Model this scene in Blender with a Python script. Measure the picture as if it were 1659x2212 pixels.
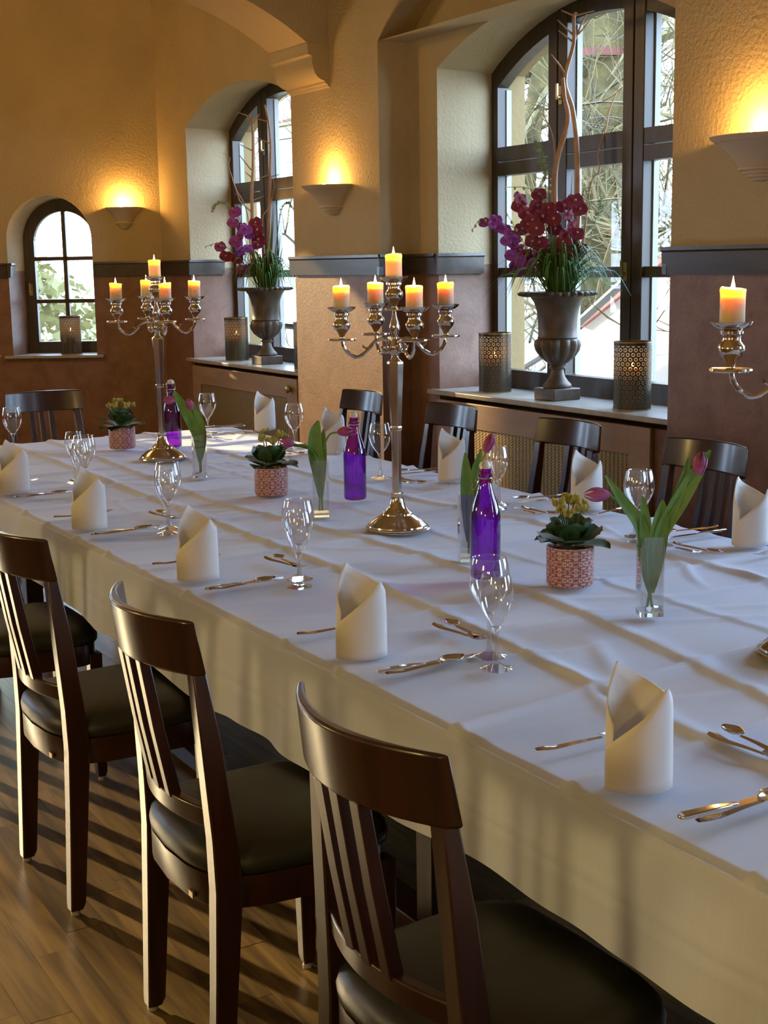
import bpy, bmesh, math, random
from mathutils import Vector, Matrix

# ------------------------------------------------------------------ reset
for o in list(bpy.data.objects):
    bpy.data.objects.remove(o, do_unlink=True)
S = bpy.context.scene
C = S.collection
random.seed(7)
PI = math.pi
R = math.radians

# ------------------------------------------------------------------ camera
cd = bpy.data.cameras.new('camera'); cam = bpy.data.objects.new('camera', cd); C.objects.link(cam)
cd.sensor_fit = 'HORIZONTAL'; cd.sensor_width = 36.0; cd.lens = 3000.0 / 1659.0 * 36.0
cd.clip_start = 0.05; cd.clip_end = 400
def _camera():
    f, pcx, pcy, roll, yh, vpx = 3000.0, 829.5, 1106.0, 0.0165, 568.5, -960.0
    p = Vector((0, yh - pcy, f)); q = Vector((vpx - pcx, yh - roll * (vpx - 829) - pcy, f))
    n = p.cross(q).normalized()
    if n.y > 0: n = -n
    U = q.normalized(); V = U.cross(n).normalized()
    M = Matrix((V, U, n))            # rows: world x, y, z in camera (x right, y down, z forward)
    m = Matrix.Identity(4)
    for i in range(3):
        m[i][0] = M[i][0]; m[i][1] = -M[i][1]; m[i][2] = -M[i][2]
    m[2][3] = 1.55
    cam.matrix_world = m
_camera()
S.camera = cam

# ------------------------------------------------------------------ world, sun, exposure
SKY = 16.5
w = bpy.data.worlds.new('world'); S.world = w; w.use_nodes = True
nt = w.node_tree; nt.nodes.clear()
bg = nt.nodes.new('ShaderNodeBackground'); out = nt.nodes.new('ShaderNodeOutputWorld')
tc = nt.nodes.new('ShaderNodeTexCoord'); sx = nt.nodes.new('ShaderNodeSeparateXYZ'); rp = nt.nodes.new('ShaderNodeValToRGB')
rp.color_ramp.elements[0].position = 0.0; rp.color_ramp.elements[0].color = (0.56, 0.75, 1.0, 1)
rp.color_ramp.elements[1].position = 0.9; rp.color_ramp.elements[1].color = (0.42, 0.63, 1.0, 1)
nt.links.new(tc.outputs['Generated'], sx.inputs[0]); nt.links.new(sx.outputs['Z'], rp.inputs[0])
nt.links.new(rp.outputs[0], bg.inputs['Color']); bg.inputs['Strength'].default_value = SKY
nt.links.new(bg.outputs[0], out.inputs[0])

def lamp(name, kind, loc, energy, color, **kw):
    l = bpy.data.lights.new(name, kind); l.energy = energy; l.color = color
    for k, v in kw.items(): setattr(l, k, v)
    o = bpy.data.objects.new(name, l); o.location = loc; C.objects.link(o); return o
sun = lamp('sun', 'SUN', (0, 20, 8), 11.5, (1.0, 0.76, 0.42), angle=0.012)
sun.rotation_euler = Vector((0.273, -0.962, -0.222)).to_track_quat('-Z', 'Y').to_euler()
# added warm fill lights without fixtures, low across the room and high up, unseen
for p in ((-1.3, -1.9, 1.6), (-1.4, 1.2, 1.6), (-1.4, 4.4, 1.6)):
    lamp('low_fill_light', 'POINT', p, 58.0, (1.0, 0.70, 0.26), shadow_soft_size=0.15)
for p in ((-.6, 9.4, 3.1), (1.2, 8.4, 3.3)):
    lamp('high_fill_light', 'POINT', p, 46.0, (1.0, 0.58, 0.16), shadow_soft_size=0.18)
S.view_settings.view_transform = 'Standard'; S.view_settings.look = 'None'
S.view_settings.gamma = 1.0; S.view_settings.exposure = 0.0
try: S.view_settings.use_curve_mapping = False
except Exception: pass
S.display_settings.display_device = 'sRGB'
cy = S.cycles
cy.use_denoising = True
cy.max_bounces = 10; cy.diffuse_bounces = 4; cy.glossy_bounces = 4; cy.transmission_bounces = 8; cy.transparent_max_bounces = 24
cy.sample_clamp_indirect = 6.0
cy.caustics_reflective = False; cy.caustics_refractive = False
cy.use_adaptive_sampling = True; cy.adaptive_threshold = 0.02

# ------------------------------------------------------------------ materials
def newmat(name):
    m = bpy.data.materials.new(name); m.use_nodes = True
    return m, m.node_tree, m.node_tree.nodes['Principled BSDF']
def nd(nt, t, **kw):
    n = nt.nodes.new('ShaderNode' + t)
    for k, v in kw.items():
        if k in n.inputs: n.inputs[k].default_value = v
        else: setattr(n, k, v)
    return n
def plain(name, col, rough=0.5, metal=0.0, spec=0.5, noise=None, bump=None, coat=0.0, sheen=0.0):
    """noise = (scale, second colour, detail); bump = (scale, strength, distance)"""
    m, nt, b = newmat(name)
    b.inputs['Base Color'].default_value = (*col, 1); b.inputs['Roughness'].default_value = rough
    b.inputs['Metallic'].default_value = metal; b.inputs['Specular IOR Level'].default_value = spec
    b.inputs['Coat Weight'].default_value = coat; b.inputs['Sheen Weight'].default_value = sheen
    t = nd(nt, 'TexCoord')
    if noise:
        n = nd(nt, 'TexNoise', Scale=noise[0], Detail=noise[2] if len(noise) > 2 else 4.0)
        nt.links.new(t.outputs['Object'], n.inputs['Vector'])
        r = nd(nt, 'ValToRGB'); r.color_ramp.elements[0].position = .35; r.color_ramp.elements[1].position = .65
        r.color_ramp.elements[0].color = (*col, 1); r.color_ramp.elements[1].color = (*noise[1], 1)
        nt.links.new(n.outputs['Fac'], r.inputs[0]); nt.links.new(r.outputs[0], b.inputs['Base Color'])
    if bump:
        n = nd(nt, 'TexNoise', Scale=bump[0], Detail=3.0); nt.links.new(t.outputs['Object'], n.inputs['Vector'])
        bp = nd(nt, 'Bump', Strength=bump[1], Distance=bump[2]); nt.links.new(n.outputs['Fac'], bp.inputs['Height'])
        nt.links.new(bp.outputs[0], b.inputs['Normal'])
    return m
def wood(name, c1, c2, rough=0.35, stretch=(1, 1, 12), scale=9.0, coat=0.0, rnd=0.0):
    m, nt, b = newmat(name)
    t = nd(nt, 'TexCoord'); mp = nd(nt, 'Mapping'); mp.inputs['Scale'].default_value = tuple(1.0 / s for s in stretch)
    n = nd(nt, 'TexNoise', Scale=scale * 3, Detail=6.0, Distortion=0.6)
    nt.links.new(t.outputs['Object'], mp.inputs[0]); nt.links.new(mp.outputs[0], n.inputs['Vector'])
    r = nd(nt, 'ValToRGB'); r.color_ramp.elements[0].position = .33; r.color_ramp.elements[1].position = .68
    r.color_ramp.elements[0].color = (*c1, 1); r.color_ramp.elements[1].color = (*c2, 1)
    nt.links.new(n.outputs['Fac'], r.inputs[0])
    src = r.outputs[0]
    if rnd:
        oi = nd(nt, 'ObjectInfo'); hs = nd(nt, 'HueSaturation')
        mr = nd(nt, 'MapRange'); mr.inputs['To Min'].default_value = 1 - rnd; mr.inputs['To Max'].default_value = 1 + rnd
        nt.links.new(oi.outputs['Random'], mr.inputs['Value']); nt.links.new(mr.outputs[0], hs.inputs['Value'])
        nt.links.new(src, hs.inputs['Color']); src = hs.outputs[0]
        ad = nd(nt, 'VectorMath', operation='ADD'); cb = nd(nt, 'CombineXYZ')
        ml = nd(nt, 'Math', operation='MULTIPLY'); ml.inputs[1].default_value = 37.0
        nt.links.new(oi.outputs['Random'], ml.inputs[0]); nt.links.new(ml.outputs[0], cb.inputs[0])
        nt.links.new(t.outputs['Object'], ad.inputs[0]); nt.links.new(cb.outputs[0], ad.inputs[1]); nt.links.new(ad.outputs[0], mp.inputs[0])
    nt.links.new(src, b.inputs['Base Color'])
    b.inputs['Roughness'].default_value = rough; b.inputs['Coat Weight'].default_value = coat; b.inputs['Coat Roughness'].default_value = .15
    bp = nd(nt, 'Bump', Strength=0.12, Distance=0.002); nt.links.new(n.outputs['Fac'], bp.inputs['Height']); nt.links.new(bp.outputs[0], b.inputs['Normal'])
    return m

UP1, UP2 = (0.52, 0.42, 0.255), (0.46, 0.37, 0.215)
def plaster(name, two_tone=True):
    m, nt, b = newmat(name)
    g = nd(nt, 'NewGeometry'); sp = nd(nt, 'SeparateXYZ'); nt.links.new(g.outputs['Position'], sp.inputs[0])
    n1 = nd(nt, 'TexNoise', Scale=2.2, Detail=5.0); nt.links.new(g.outputs['Position'], n1.inputs['Vector'])
    up = nd(nt, 'ValToRGB'); up.color_ramp.elements[0].color = (*UP1, 1); up.color_ramp.elements[1].color = (*UP2, 1)
    up.color_ramp.elements[0].position = .35; up.color_ramp.elements[1].position = .65
    nt.links.new(n1.outputs['Fac'], up.inputs[0])
    n2 = nd(nt, 'TexNoise', Scale=7.0, Detail=8.0, Roughness=0.65, Distortion=0.5); nt.links.new(g.outputs['Position'], n2.inputs['Vector'])
    lo = nd(nt, 'ValToRGB'); e = lo.color_ramp.elements
    e[0].color = (0.185, 0.088, 0.050, 1); e[0].position = .32; e[1].color = (0.285, 0.155, 0.098, 1); e[1].position = .68
    nt.links.new(n2.outputs['Fac'], lo.inputs[0])
    gt = nd(nt, 'Math', operation='GREATER_THAN'); gt.inputs[1].default_value = 1.535; nt.links.new(sp.outputs['Z'], gt.inputs[0])
    mx = nd(nt, 'Mix', data_type='RGBA'); nt.links.new(gt.outputs[0], mx.inputs['Factor'])
    nt.links.new(lo.outputs[0], mx.inputs['A']); nt.links.new(up.outputs[0], mx.inputs['B'])
    nt.links.new((mx.outputs['Result'] if two_tone else up.outputs[0]), b.inputs['Base Color'])
    rr = nd(nt, 'MapRange'); rr.inputs['To Min'].default_value = 0.46; rr.inputs['To Max'].default_value = 0.85
    nt.links.new(gt.outputs[0], rr.inputs['Value']); nt.links.new(rr.outputs[0], b.inputs['Roughness'])
    n3 = nd(nt, 'TexNoise', Scale=55.0, Detail=4.0); nt.links.new(g.outputs['Position'], n3.inputs['Vector'])
    bp = nd(nt, 'Bump', Strength=0.6, Distance=0.008); bs = nd(nt, 'MapRange'); bs.inputs['To Min'].default_value = .16; bs.inputs['To Max'].default_value = .6; nt.links.new(gt.outputs[0], bs.inputs['Value']); nt.links.new(bs.outputs[0], bp.inputs['Strength']); nt.links.new(n3.outputs['Fac'], bp.inputs['Height']); nt.links.new(bp.outputs[0], b.inputs['Normal'])
    return m
M = {}
M['plaster'] = plaster('plaster_two_tone'); M['plaster_up'] = plaster('plaster_cream', False)
M['ochre'] = plain('ochre_render', (0.22, 0.15, 0.058), .9, bump=(30, .3, .01))
M['rail'] = wood('rail_dark_wood', (0.045, 0.032, 0.022), (0.075, 0.055, 0.04), .32, (1, 10, 1), 6, coat=.3)
M['stone'] = plain('sill_stone', (0.36, 0.32, 0.26), .28, noise=(18, (0.46, 0.42, 0.35), 6), bump=(80, .1, .002))
M['window_wood'] = wood('window_dark_wood', (0.035, 0.024, 0.015), (0.06, 0.042, 0.028), .38, (1, 1, 12), 8)
M['cover'] = wood('lacquered_cover_wood', (0.34, 0.22, 0.14), (0.42, 0.29, 0.19), .42, (1, 6, 1), 4)
M['floor'] = wood('oak_floor', (0.058, 0.033, 0.010), (0.185, 0.115, 0.038), .36, (1, 14, 1), 11, rnd=.25)
M['mahogany'] = wood('dark_mahogany', (0.020, 0.0075, 0.005), (0.044, 0.0125, 0.0075), .29, (1, 1, 14), 10, coat=.25)
M['leather'] = plain('dark_green_leather', (0.017, 0.018, 0.012), .42, bump=(420, .25, .001))
M['silver'] = plain('silver_plate', (0.72, 0.66, 0.60), .13, 1.0, noise=(9, (0.60, 0.52, 0.44), 4))
M['steel'] = plain('cutlery_steel', (0.78, 0.75, 0.72), .12, 1.0)
M['wax'] = None
M['brass'] = plain('brass_fitting', (0.42, 0.33, 0.17), .42, .8)
M['rubber'] = plain('grey_glide', (0.35, 0.34, 0.32), .5)
M['ceramic_cap'] = plain('stopper_porcelain', (0.75, 0.68, 0.62), .3)
M['sconce'] = plain('sconce_plaster', (0.56, 0.47, 0.36), .8, bump=(60, .15, .004))
M['urn'] = plain('urn_bronze', (0.085, 0.060, 0.040), .48, .3, noise=(14, (0.145, 0.108, 0.076), 5), bump=(60, .15, .002))
M['soil'] = plain('soil', (0.03, 0.022, 0.015), .95)
M['blade'] = plain('grass_blade', (0.045, 0.125, 0.020), .5, noise=(6, (0.11, 0.23, 0.045), 2))
M['orchid_red'] = plain('orchid_magenta', (0.20, 0.013, 0.050), .6, noise=(30, (0.30, 0.028, 0.080), 2))
M['orchid_violet'] = plain('orchid_violet', (0.26, 0.03, 0.26), .6, noise=(30, (0.36, 0.07, 0.40), 2))
M['lip'] = plain('orchid_lip', (0.45, 0.22, 0.10), .6)
M['bud'] = plain('orchid_bud', (0.48, 0.42, 0.16), .6)
M['stem'] = plain('stem_green', (0.07, 0.12, 0.03), .5)
M['bamboo'] = plain('bare_stick', (0.46, 0.24, 0.115), .5, noise=(12, (0.60, 0.37, 0.21), 3))
M['sky_lip'] = plain('sky_glint_lip_paint', (0.34, 0.33, 0.31), .5)
M['fuzz'] = plain('grass_plume', (0.30, 0.36, 0.20), .9)
M['tulip'] = plain('tulip_petal', (0.33, 0.045, 0.17), .45, noise=(40, (0.47, 0.11, 0.28), 2))
M['tulip_leaf'] = plain('tulip_leaf', (0.10, 0.24, 0.035), .42, noise=(20, (0.17, 0.33, 0.07), 2))
M['kal_leaf'] = plain('kalanchoe_leaf', (0.028, 0.070, 0.026), .42, noise=(25, (0.05, 0.11, 0.045), 2))
M['kal_flower'] = plain('kalanchoe_bud', (0.30, 0.32, 0.07), .6, noise=(60, (0.52, 0.40, 0.05), 2))
M['bark'] = plain('tree_bark', (0.165, 0.122, 0.040), .95, noise=(2.5, (0.055, 0.045, 0.016), 8), bump=(9, .6, .05))
M['twig'] = plain('twig_bark', (0.21, 0.165, 0.065), .9, noise=(1.5, (0.05, 0.042, 0.022), 4))
M['bush'] = plain('bush_leaf', (0.24, 0.225, 0.10), .9, noise=(4, (0.38, 0.35, 0.18), 4))
M['ground'] = plain('garden_ground', (0.10, 0.085, 0.045), 1.0, noise=(1.2, (0.15, 0.13, 0.07), 6))
M['white_wall'] = plain('white_render', (0.85, 0.80, 0.78), .9)
M['pink_trim'] = plain('reddish_coping', (0.62, 0.28, 0.25), .8)
M['rail_metal'] = plain('handrail_metal', (0.22, 0.23, 0.25), .4, .3)
M['pale_house'] = plain('pale_house_wall', (0.78, 0.74, 0.66), .9)
M['house_roof'] = plain('house_roof', (0.35, 0.20, 0.14), .9)
M['house_pane'] = plain('house_window', (0.10, 0.13, 0.15), .2)
M['wick'] = plain('wick', (0.02, 0.015, 0.01), .9)
M['ribbon'] = plain('red_ribbon', (0.20, 0.060, 0.045), .8)

def grille_mat():
    m, nt, b = newmat('woven_cane_grille')
    g = nd(nt, 'NewGeometry'); sp = nd(nt, 'SeparateXYZ'); nt.links.new(g.outputs['Position'], sp.inputs[0])
    def sine(sock, k, ph=None):
        a = nd(nt, 'Math', operation='MULTIPLY'); a.inputs[1].default_value = k; nt.links.new(sock, a.inputs[0])
        s = nd(nt, 'Math', operation='SINE')
        if ph is not None:
            ad = nd(nt, 'Math', operation='ADD'); nt.links.new(a.outputs[0], ad.inputs[0]); nt.links.new(ph, ad.inputs[1]); nt.links.new(ad.outputs[0], s.inputs[0])
        else: nt.links.new(a.outputs[0], s.inputs[0])
        return s.outputs[0]
    zz = sine(sp.outputs['Z'], 420.0); yy = sine(sp.outputs['Y'], 210.0)
    mu = nd(nt, 'Math', operation='MULTIPLY'); nt.links.new(zz, mu.inputs[0]); nt.links.new(yy, mu.inputs[1])
    ad = nd(nt, 'Math', operation='ADD'); nt.links.new(mu.outputs[0], ad.inputs[0]); nt.links.new(yy, ad.inputs[1])
    r = nd(nt, 'ValToRGB'); r.color_ramp.elements[0].color = (0.10, 0.062, 0.02, 1); r.color_ramp.elements[1].color = (0.46, 0.33, 0.13, 1)
    mr = nd(nt, 'MapRange'); mr.inputs['From Min'].default_value = -1.6; mr.inputs['From Max'].default_value = 1.6
    nt.links.new(ad.outputs[0], mr.inputs['Value']); nt.links.new(mr.outputs[0], r.inputs[0]); nt.links.new(r.outputs[0], b.inputs['Base Color'])
    b.inputs['Roughness'].default_value = .5; b.inputs['Metallic'].default_value = .3
    bp = nd(nt, 'Bump', Strength=0.5, Distance=0.003); nt.links.new(mr.outputs[0], bp.inputs['Height']); nt.links.new(bp.outputs[0], b.inputs['Normal'])
    return m
M['grille'] = grille_mat()

def cloth_mat(name, col):
    m, nt, b = newmat(name)
    b.inputs['Base Color'].default_value = (*col, 1); b.inputs['Roughness'].default_value = .82
    b.inputs['Specular IOR Level'].default_value = .25; b.inputs['Sheen Weight'].default_value = .15
    t = nd(nt, 'TexCoord'); br = nd(nt, 'TexBrick', Scale=1.0)
    br.offset = 0.0
    br.inputs['Brick Width'].default_value = 0.035; br.inputs['Row Height'].default_value = 0.035; br.inputs['Mortar Size'].default_value = 0.0009
    br.inputs['Color1'].default_value = (*col, 1); br.inputs['Color2'].default_value = (*col, 1)
    br.inputs['Mortar'].default_value = tuple(min(1, c * 1.035) for c in col) + (1,)
    nt.links.new(t.outputs['Object'], br.inputs['Vector']); nt.links.new(br.outputs['Color'], b.inputs['Base Color'])
    n = nd(nt, 'TexNoise', Scale=9.0, Detail=4.0); nt.links.new(t.outputs['Object'], n.inputs['Vector'])
    bp = nd(nt, 'Bump', Strength=0.25, Distance=0.004); nt.links.new(n.outputs['Fac'], bp.inputs['Height']); nt.links.new(bp.outputs[0], b.inputs['Normal'])
    return m
M['cloth'] = cloth_mat('white_tablecloth', (0.69, 0.77, 0.94)); M['napkin'] = plain('white_napkin', (0.84, 0.82, 0.80), .82, bump=(14, .2, .004), sheen=.15)

def thin_glass(name, tint, refl=1.0, ior=1.5, rough=0.0):
    m = bpy.data.materials.new(name); m.use_nodes = True; nt = m.node_tree; nt.nodes.clear()
    o = nd(nt, 'OutputMaterial'); t = nd(nt, 'BsdfTransparent'); t.inputs[0].default_value = (*tint, 1)
    g = nd(nt, 'BsdfGlossy'); g.inputs['Roughness'].default_value = rough; g.inputs['Color'].default_value = (1, 1, 1, 1)
    lw = nd(nt, 'LayerWeight'); lw.inputs[0].default_value = .5
    pw = nd(nt, 'Math', operation='POWER'); pw.inputs[1].default_value = 4.0; nt.links.new(lw.outputs['Facing'], pw.inputs[0])
    ml = nd(nt, 'Math', operation='MULTIPLY_ADD'); ml.inputs[1].default_value = .65 * refl; ml.inputs[2].default_value = .05 * refl; nt.links.new(pw.outputs[0], ml.inputs[0])
    mx = nd(nt, 'MixShader'); nt.links.new(ml.outputs[0], mx.inputs[0]); nt.links.new(t.outputs[0], mx.inputs[1]); nt.links.new(g.outputs[0], mx.inputs[2])
    nt.links.new(mx.outputs[0], o.inputs[0]); return m
M['pane'] = thin_glass('window_pane', (0.97, 0.98, 0.98), .8)
M['dimming_pane'] = thin_glass('sun_dimming_pane', (0.56, 0.49, 0.33), .5)  # tint added to weaken the sun that reaches the pier
M['glass'] = thin_glass('clear_glass', (0.972, 0.978, 0.982), 2.4, 1.5)
M['glass_stem'] = thin_glass('stem_glass', (0.93, 0.935, 0.94), 3.2)
M['vase_glass'] = thin_glass('vase_glass', (0.972, 0.982, 0.984), 2.2)
M['water'] = thin_glass('water', (0.985, 0.99, 0.992), .5, 1.33)
M['violet_glass'] = thin_glass('violet_glass', (0.52, 0.07, 0.86), 1.6)
_n = M['violet_glass'].node_tree; _w = [n for n in _n.nodes if n.type == 'LAYER_WEIGHT'][0]; _x = nd(_n, 'Mix', data_type='RGBA')
_x.inputs['A'].default_value = (0.58, 0.045, 0.84, 1); _x.inputs['B'].default_value = (0.16, 0.004, 0.34, 1)      # longer way through the glass at the sides
_n.links.new(_w.outputs['Facing'], _x.inputs['Factor']); _n.links.new(_x.outputs['Result'], [n for n in _n.nodes if n.type == 'BSDF_TRANSPARENT'][0].inputs[0])
def solid_glass():
    m, nt, b = newmat('solid_glass'); b.inputs['Transmission Weight'].default_value = 1.0; b.inputs['Roughness'].default_value = 0.0
    b.inputs['IOR'].default_value = 1.5; b.inputs['Base Color'].default_value = (1, 1, 1, 1); return m
M['solid_glass'] = solid_glass()
def wax_mat():
    m, nt, b = newmat('candle_wax'); b.inputs['Base Color'].default_value = (0.86, 0.68, 0.44, 1); b.inputs['Roughness'].default_value = .5
    b.inputs['Subsurface Weight'].default_value = 1.0; b.inputs['Subsurface Radius'].default_value = (1.0, 0.50, 0.20); b.inputs['Subsurface Scale'].default_value = 0.03
    return m
M['wax'] = wax_mat()
def emit(name, col, s):
    m = bpy.data.materials.new(name); m.use_nodes = True; nt = m.node_tree; nt.nodes.clear()
    o = nd(nt, 'OutputMaterial'); e = nd(nt, 'Emission'); e.inputs[0].default_value = (*col, 1); e.inputs[1].default_value = s
    nt.links.new(e.outputs[0], o.inputs[0]); return m
M['flame'] = emit('candle_flame', (1.0, 0.62, 0.22), 14.0)
_n = M['flame'].node_tree; _a = nd(_n, 'AddShader'); _t = nd(_n, 'BsdfTransparent')      # burning gas: glows and lets light through
_n.links.new(_n.nodes['Emission'].outputs[0], _a.inputs[0]); _n.links.new(_t.outputs[0], _a.inputs[1]); _n.links.new(_a.outputs[0], _n.nodes['Material Output'].inputs[0])
M['bulb'] = emit('lamp_bulb', (1.0, 0.62, 0.25), 40.0)

def mathn(nt, op, a, b=None, c=None):
    n = nd(nt, 'Math', operation=op)
    for i, v in enumerate((a, b, c)):
        if v is None: continue
        if isinstance(v, (int, float)): n.inputs[i].default_value = v
        else: nt.links.new(v, n.inputs[i])
    return n.outputs[0]
def cyl_uv(nt, radius):
    """metres around and up a cylinder standing at its object's origin"""
    t = nd(nt, 'TexCoord'); sp = nd(nt, 'SeparateXYZ'); nt.links.new(t.outputs['Object'], sp.inputs[0])
    a = mathn(nt, 'ARCTAN2', sp.outputs['Y'], sp.outputs['X'])
    return mathn(nt, 'MULTIPLY', a, radius), sp.outputs['Z']
def tile(nt, u, size, shift=0.0):
    f = mathn(nt, 'FRACT', mathn(nt, 'ADD', mathn(nt, 'DIVIDE', u, size), shift + 100.0))
    return mathn(nt, 'MULTIPLY', mathn(nt, 'SUBTRACT', f, 0.5), size)
def lantern_mat():
    m, nt, b = newmat('pierced_metal')
    b.inputs['Base Color'].default_value = (0.075, 0.060, 0.038, 1); b.inputs['Metallic'].default_value = .6; b.inputs['Roughness'].default_value = .38
    u, v = cyl_uv(nt, 0.0875)
    px = 2 * PI * 0.0875 / 22; py = px * 1.732
    holes = None
    for s in (0.0, 0.5):
        x = tile(nt, u, px, s); y = tile(nt, v, py, s)
        r = mathn(nt, 'SQRT', mathn(nt, 'ADD', mathn(nt, 'MULTIPLY', x, x), mathn(nt, 'MULTIPLY', y, y)))
        an = mathn(nt, 'ARCTAN2', y, x)
        ring = mathn(nt, 'COMPARE', r, px * .28, px * .085)
        spoke = mathn(nt, 'GREATER_THAN', mathn(nt, 'ABSOLUTE', mathn(nt, 'SINE', mathn(nt, 'MULTIPLY', an, 4.0))), 0.18)
        h = mathn(nt, 'MULTIPLY', ring, spoke)
        holes = h if holes is None else mathn(nt, 'MAXIMUM', holes, h)
    band = mathn(nt, 'MULTIPLY', mathn(nt, 'GREATER_THAN', v, 0.012), mathn(nt, 'LESS_THAN', v, 0.300))
    holes = mathn(nt, 'MULTIPLY', holes, band)
    nt.links.new(mathn(nt, 'SUBTRACT', 1.0, holes), b.inputs['Alpha'])
    return m
M['lantern'] = lantern_mat(); _m = bpy.data.materials.new('lantern_liner'); _m.use_nodes = True; _n = _m.node_tree; _n.nodes.clear()
_o = nd(_n, 'OutputMaterial'); _t = nd(_n, 'BsdfTransparent'); _t.inputs[0].default_value = (.75, .66, .5, 1); _l = nd(_n, 'BsdfTranslucent'); _l.inputs[0].default_value = (.40, .32, .20, 1); _x = nd(_n, 'MixShader'); _x.inputs[0].default_value = .5
_n.links.new(_t.outputs[0], _x.inputs[1]); _n.links.new(_l.outputs[0], _x.inputs[2]); _n.links.new(_x.outputs[0], _o.inputs[0]); M['liner'] = _m
M['lantern_rim'] = plain('lantern_rim', (0.40, 0.26, 0.12), .35, .8)
def pot_mat():
    m, nt, b = newmat('damask_pot'); b.inputs['Roughness'].default_value = .35
    u, v = cyl_uv(nt, 0.0585)
    T = 2 * PI * 0.0585 / 9; H = T * .98
    tot = None
    for s in (0.0, 0.5):
        x = mathn(nt, 'ABSOLUTE', tile(nt, u, T, s)); y = tile(nt, v, H, s)
        r = mathn(nt, 'SQRT', mathn(nt, 'ADD', mathn(nt, 'MULTIPLY', x, x), mathn(nt, 'MULTIPLY', y, y)))
        an = mathn(nt, 'ARCTAN2', y, x)
        pet = mathn(nt, 'MULTIPLY', mathn(nt, 'ADD', 1.0, mathn(nt, 'MULTIPLY', mathn(nt, 'COSINE', mathn(nt, 'MULTIPLY', an, 5.0 if s == 0 else 3.0)), .55)), T * .16)
        a = mathn(nt, 'LESS_THAN', r, pet)
        inner = mathn(nt, 'LESS_THAN', r, mathn(nt, 'MULTIPLY', pet, .45))
        a = mathn(nt, 'SUBTRACT', a, inner)
        ring = mathn(nt, 'COMPARE', r, T * (.36 if s == 0 else .30), T * .030)
        dots = mathn(nt, 'MULTIPLY', mathn(nt, 'COMPARE', r, T * .43, T * .05), mathn(nt, 'GREATER_THAN', mathn(nt, 'COSINE', mathn(nt, 'MULTIPLY', an, 8.0)), .45))
        a = mathn(nt, 'MAXIMUM', mathn(nt, 'MAXIMUM', a, ring), dots)
        tot = a if tot is None else mathn(nt, 'MAXIMUM', tot, a)
    mx = nd(nt, 'Mix', data_type='RGBA'); mx.inputs['A'].default_value = (0.62, 0.47, 0.38, 1); mx.inputs['B'].default_value = (0.33, 0.075, 0.085, 1)
    nt.links.new(tot, mx.inputs['Factor']); nt.links.new(mx.outputs['Result'], b.inputs['Base Color'])
    return m
M['pot'] = pot_mat()

# ------------------------------------------------------------------ geometry helpers
def obj(name, bm, m, parent=None, smooth=True, bevel=0.0, seg=2, angle=40):
    bmesh.ops.recalc_face_normals(bm, faces=bm.faces[:])
    me = bpy.data.meshes.new(name); bm.to_mesh(me); bm.free()
    o = bpy.data.objects.new(name, me); C.objects.link(o)
    if m is not None: me.materials.append(m)
    if smooth:
        for p in me.polygons: p.use_smooth = True
        try: me.set_sharp_from_angle(angle=R(angle))
        except Exception: pass
    if bevel:
        b = o.modifiers.new('bevel', 'BEVEL'); b.width = bevel; b.segments = seg; b.limit_method = 'ANGLE'; b.angle_limit = R(40)
    if parent is not None: o.parent = parent
    return o
def thing(name, label, cat, loc=(0, 0, 0), rz=0.0, group=None):
    o = bpy.data.objects.new(name, None); C.objects.link(o); o.empty_display_size = .05
    o.location = loc; o.rotation_euler = (0, 0, rz)
    o['label'] = label; o['category'] = cat
    if group: o['group'] = group
    return o
def tag(o, label, cat, group=None):
    o['label'] = label; o['category'] = cat
    if group: o['group'] = group
    return o
def structure(o):
    o['kind'] = 'structure'; return o
def dup(src, loc=None, rz=None, label=None, group=None):
    r = src.copy(); C.objects.link(r)
    if loc is not None: r.location = loc
    if rz is not None: r.rotation_euler = (0, 0, rz)
    if label: r['label'] = label
    if group: r['group'] = group
    def rec(a, b):
        for ch in list(a.children):
            c = ch.copy(); C.objects.link(c); c.parent = b; rec(ch, c)
    rec(src, r); return r
def box(bm, x0, x1, y0, y1, z0, z1):
    v = [bm.verts.new(p) for p in ((x0, y0, z0), (x1, y0, z0), (x1, y1, z0), (x0, y1, z0), (x0, y0, z1), (x1, y0, z1), (x1, y1, z1), (x0, y1, z1))]
    for f in ((0, 3, 2, 1), (4, 5, 6, 7), (0, 1, 5, 4), (1, 2, 6, 5), (2, 3, 7, 6), (3, 0, 4, 7)): bm.faces.new([v[i] for i in f])
    return bm
def rings(bm, rr, cap=True, closed=True):
    vs = [[bm.verts.new(p) for p in r] for r in rr]
    n = len(vs[0])
    for a, b in zip(vs, vs[1:]):
        for i in range(n if closed else n - 1):
            j = (i + 1) % n
            bm.faces.new((a[i], a[j], b[j], b[i]))
    if cap and closed:
        bm.faces.new(vs[0][::-1]); bm.faces.new(vs[-1])
    return vs
def lathe(bm, prof, n=24, c=(0, 0, 0), cap=True, a0=0.0):
    """prof: list of (r, z)"""
    return rings(bm, [[(c[0] + max(r, 1e-5) * math.cos(a0 + 2 * PI * i / n), c[1] + max(r, 1e-5) * math.sin(a0 + 2 * PI * i / n), c[2] + z) for i in range(n)] for r, z in prof], cap)
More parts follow.
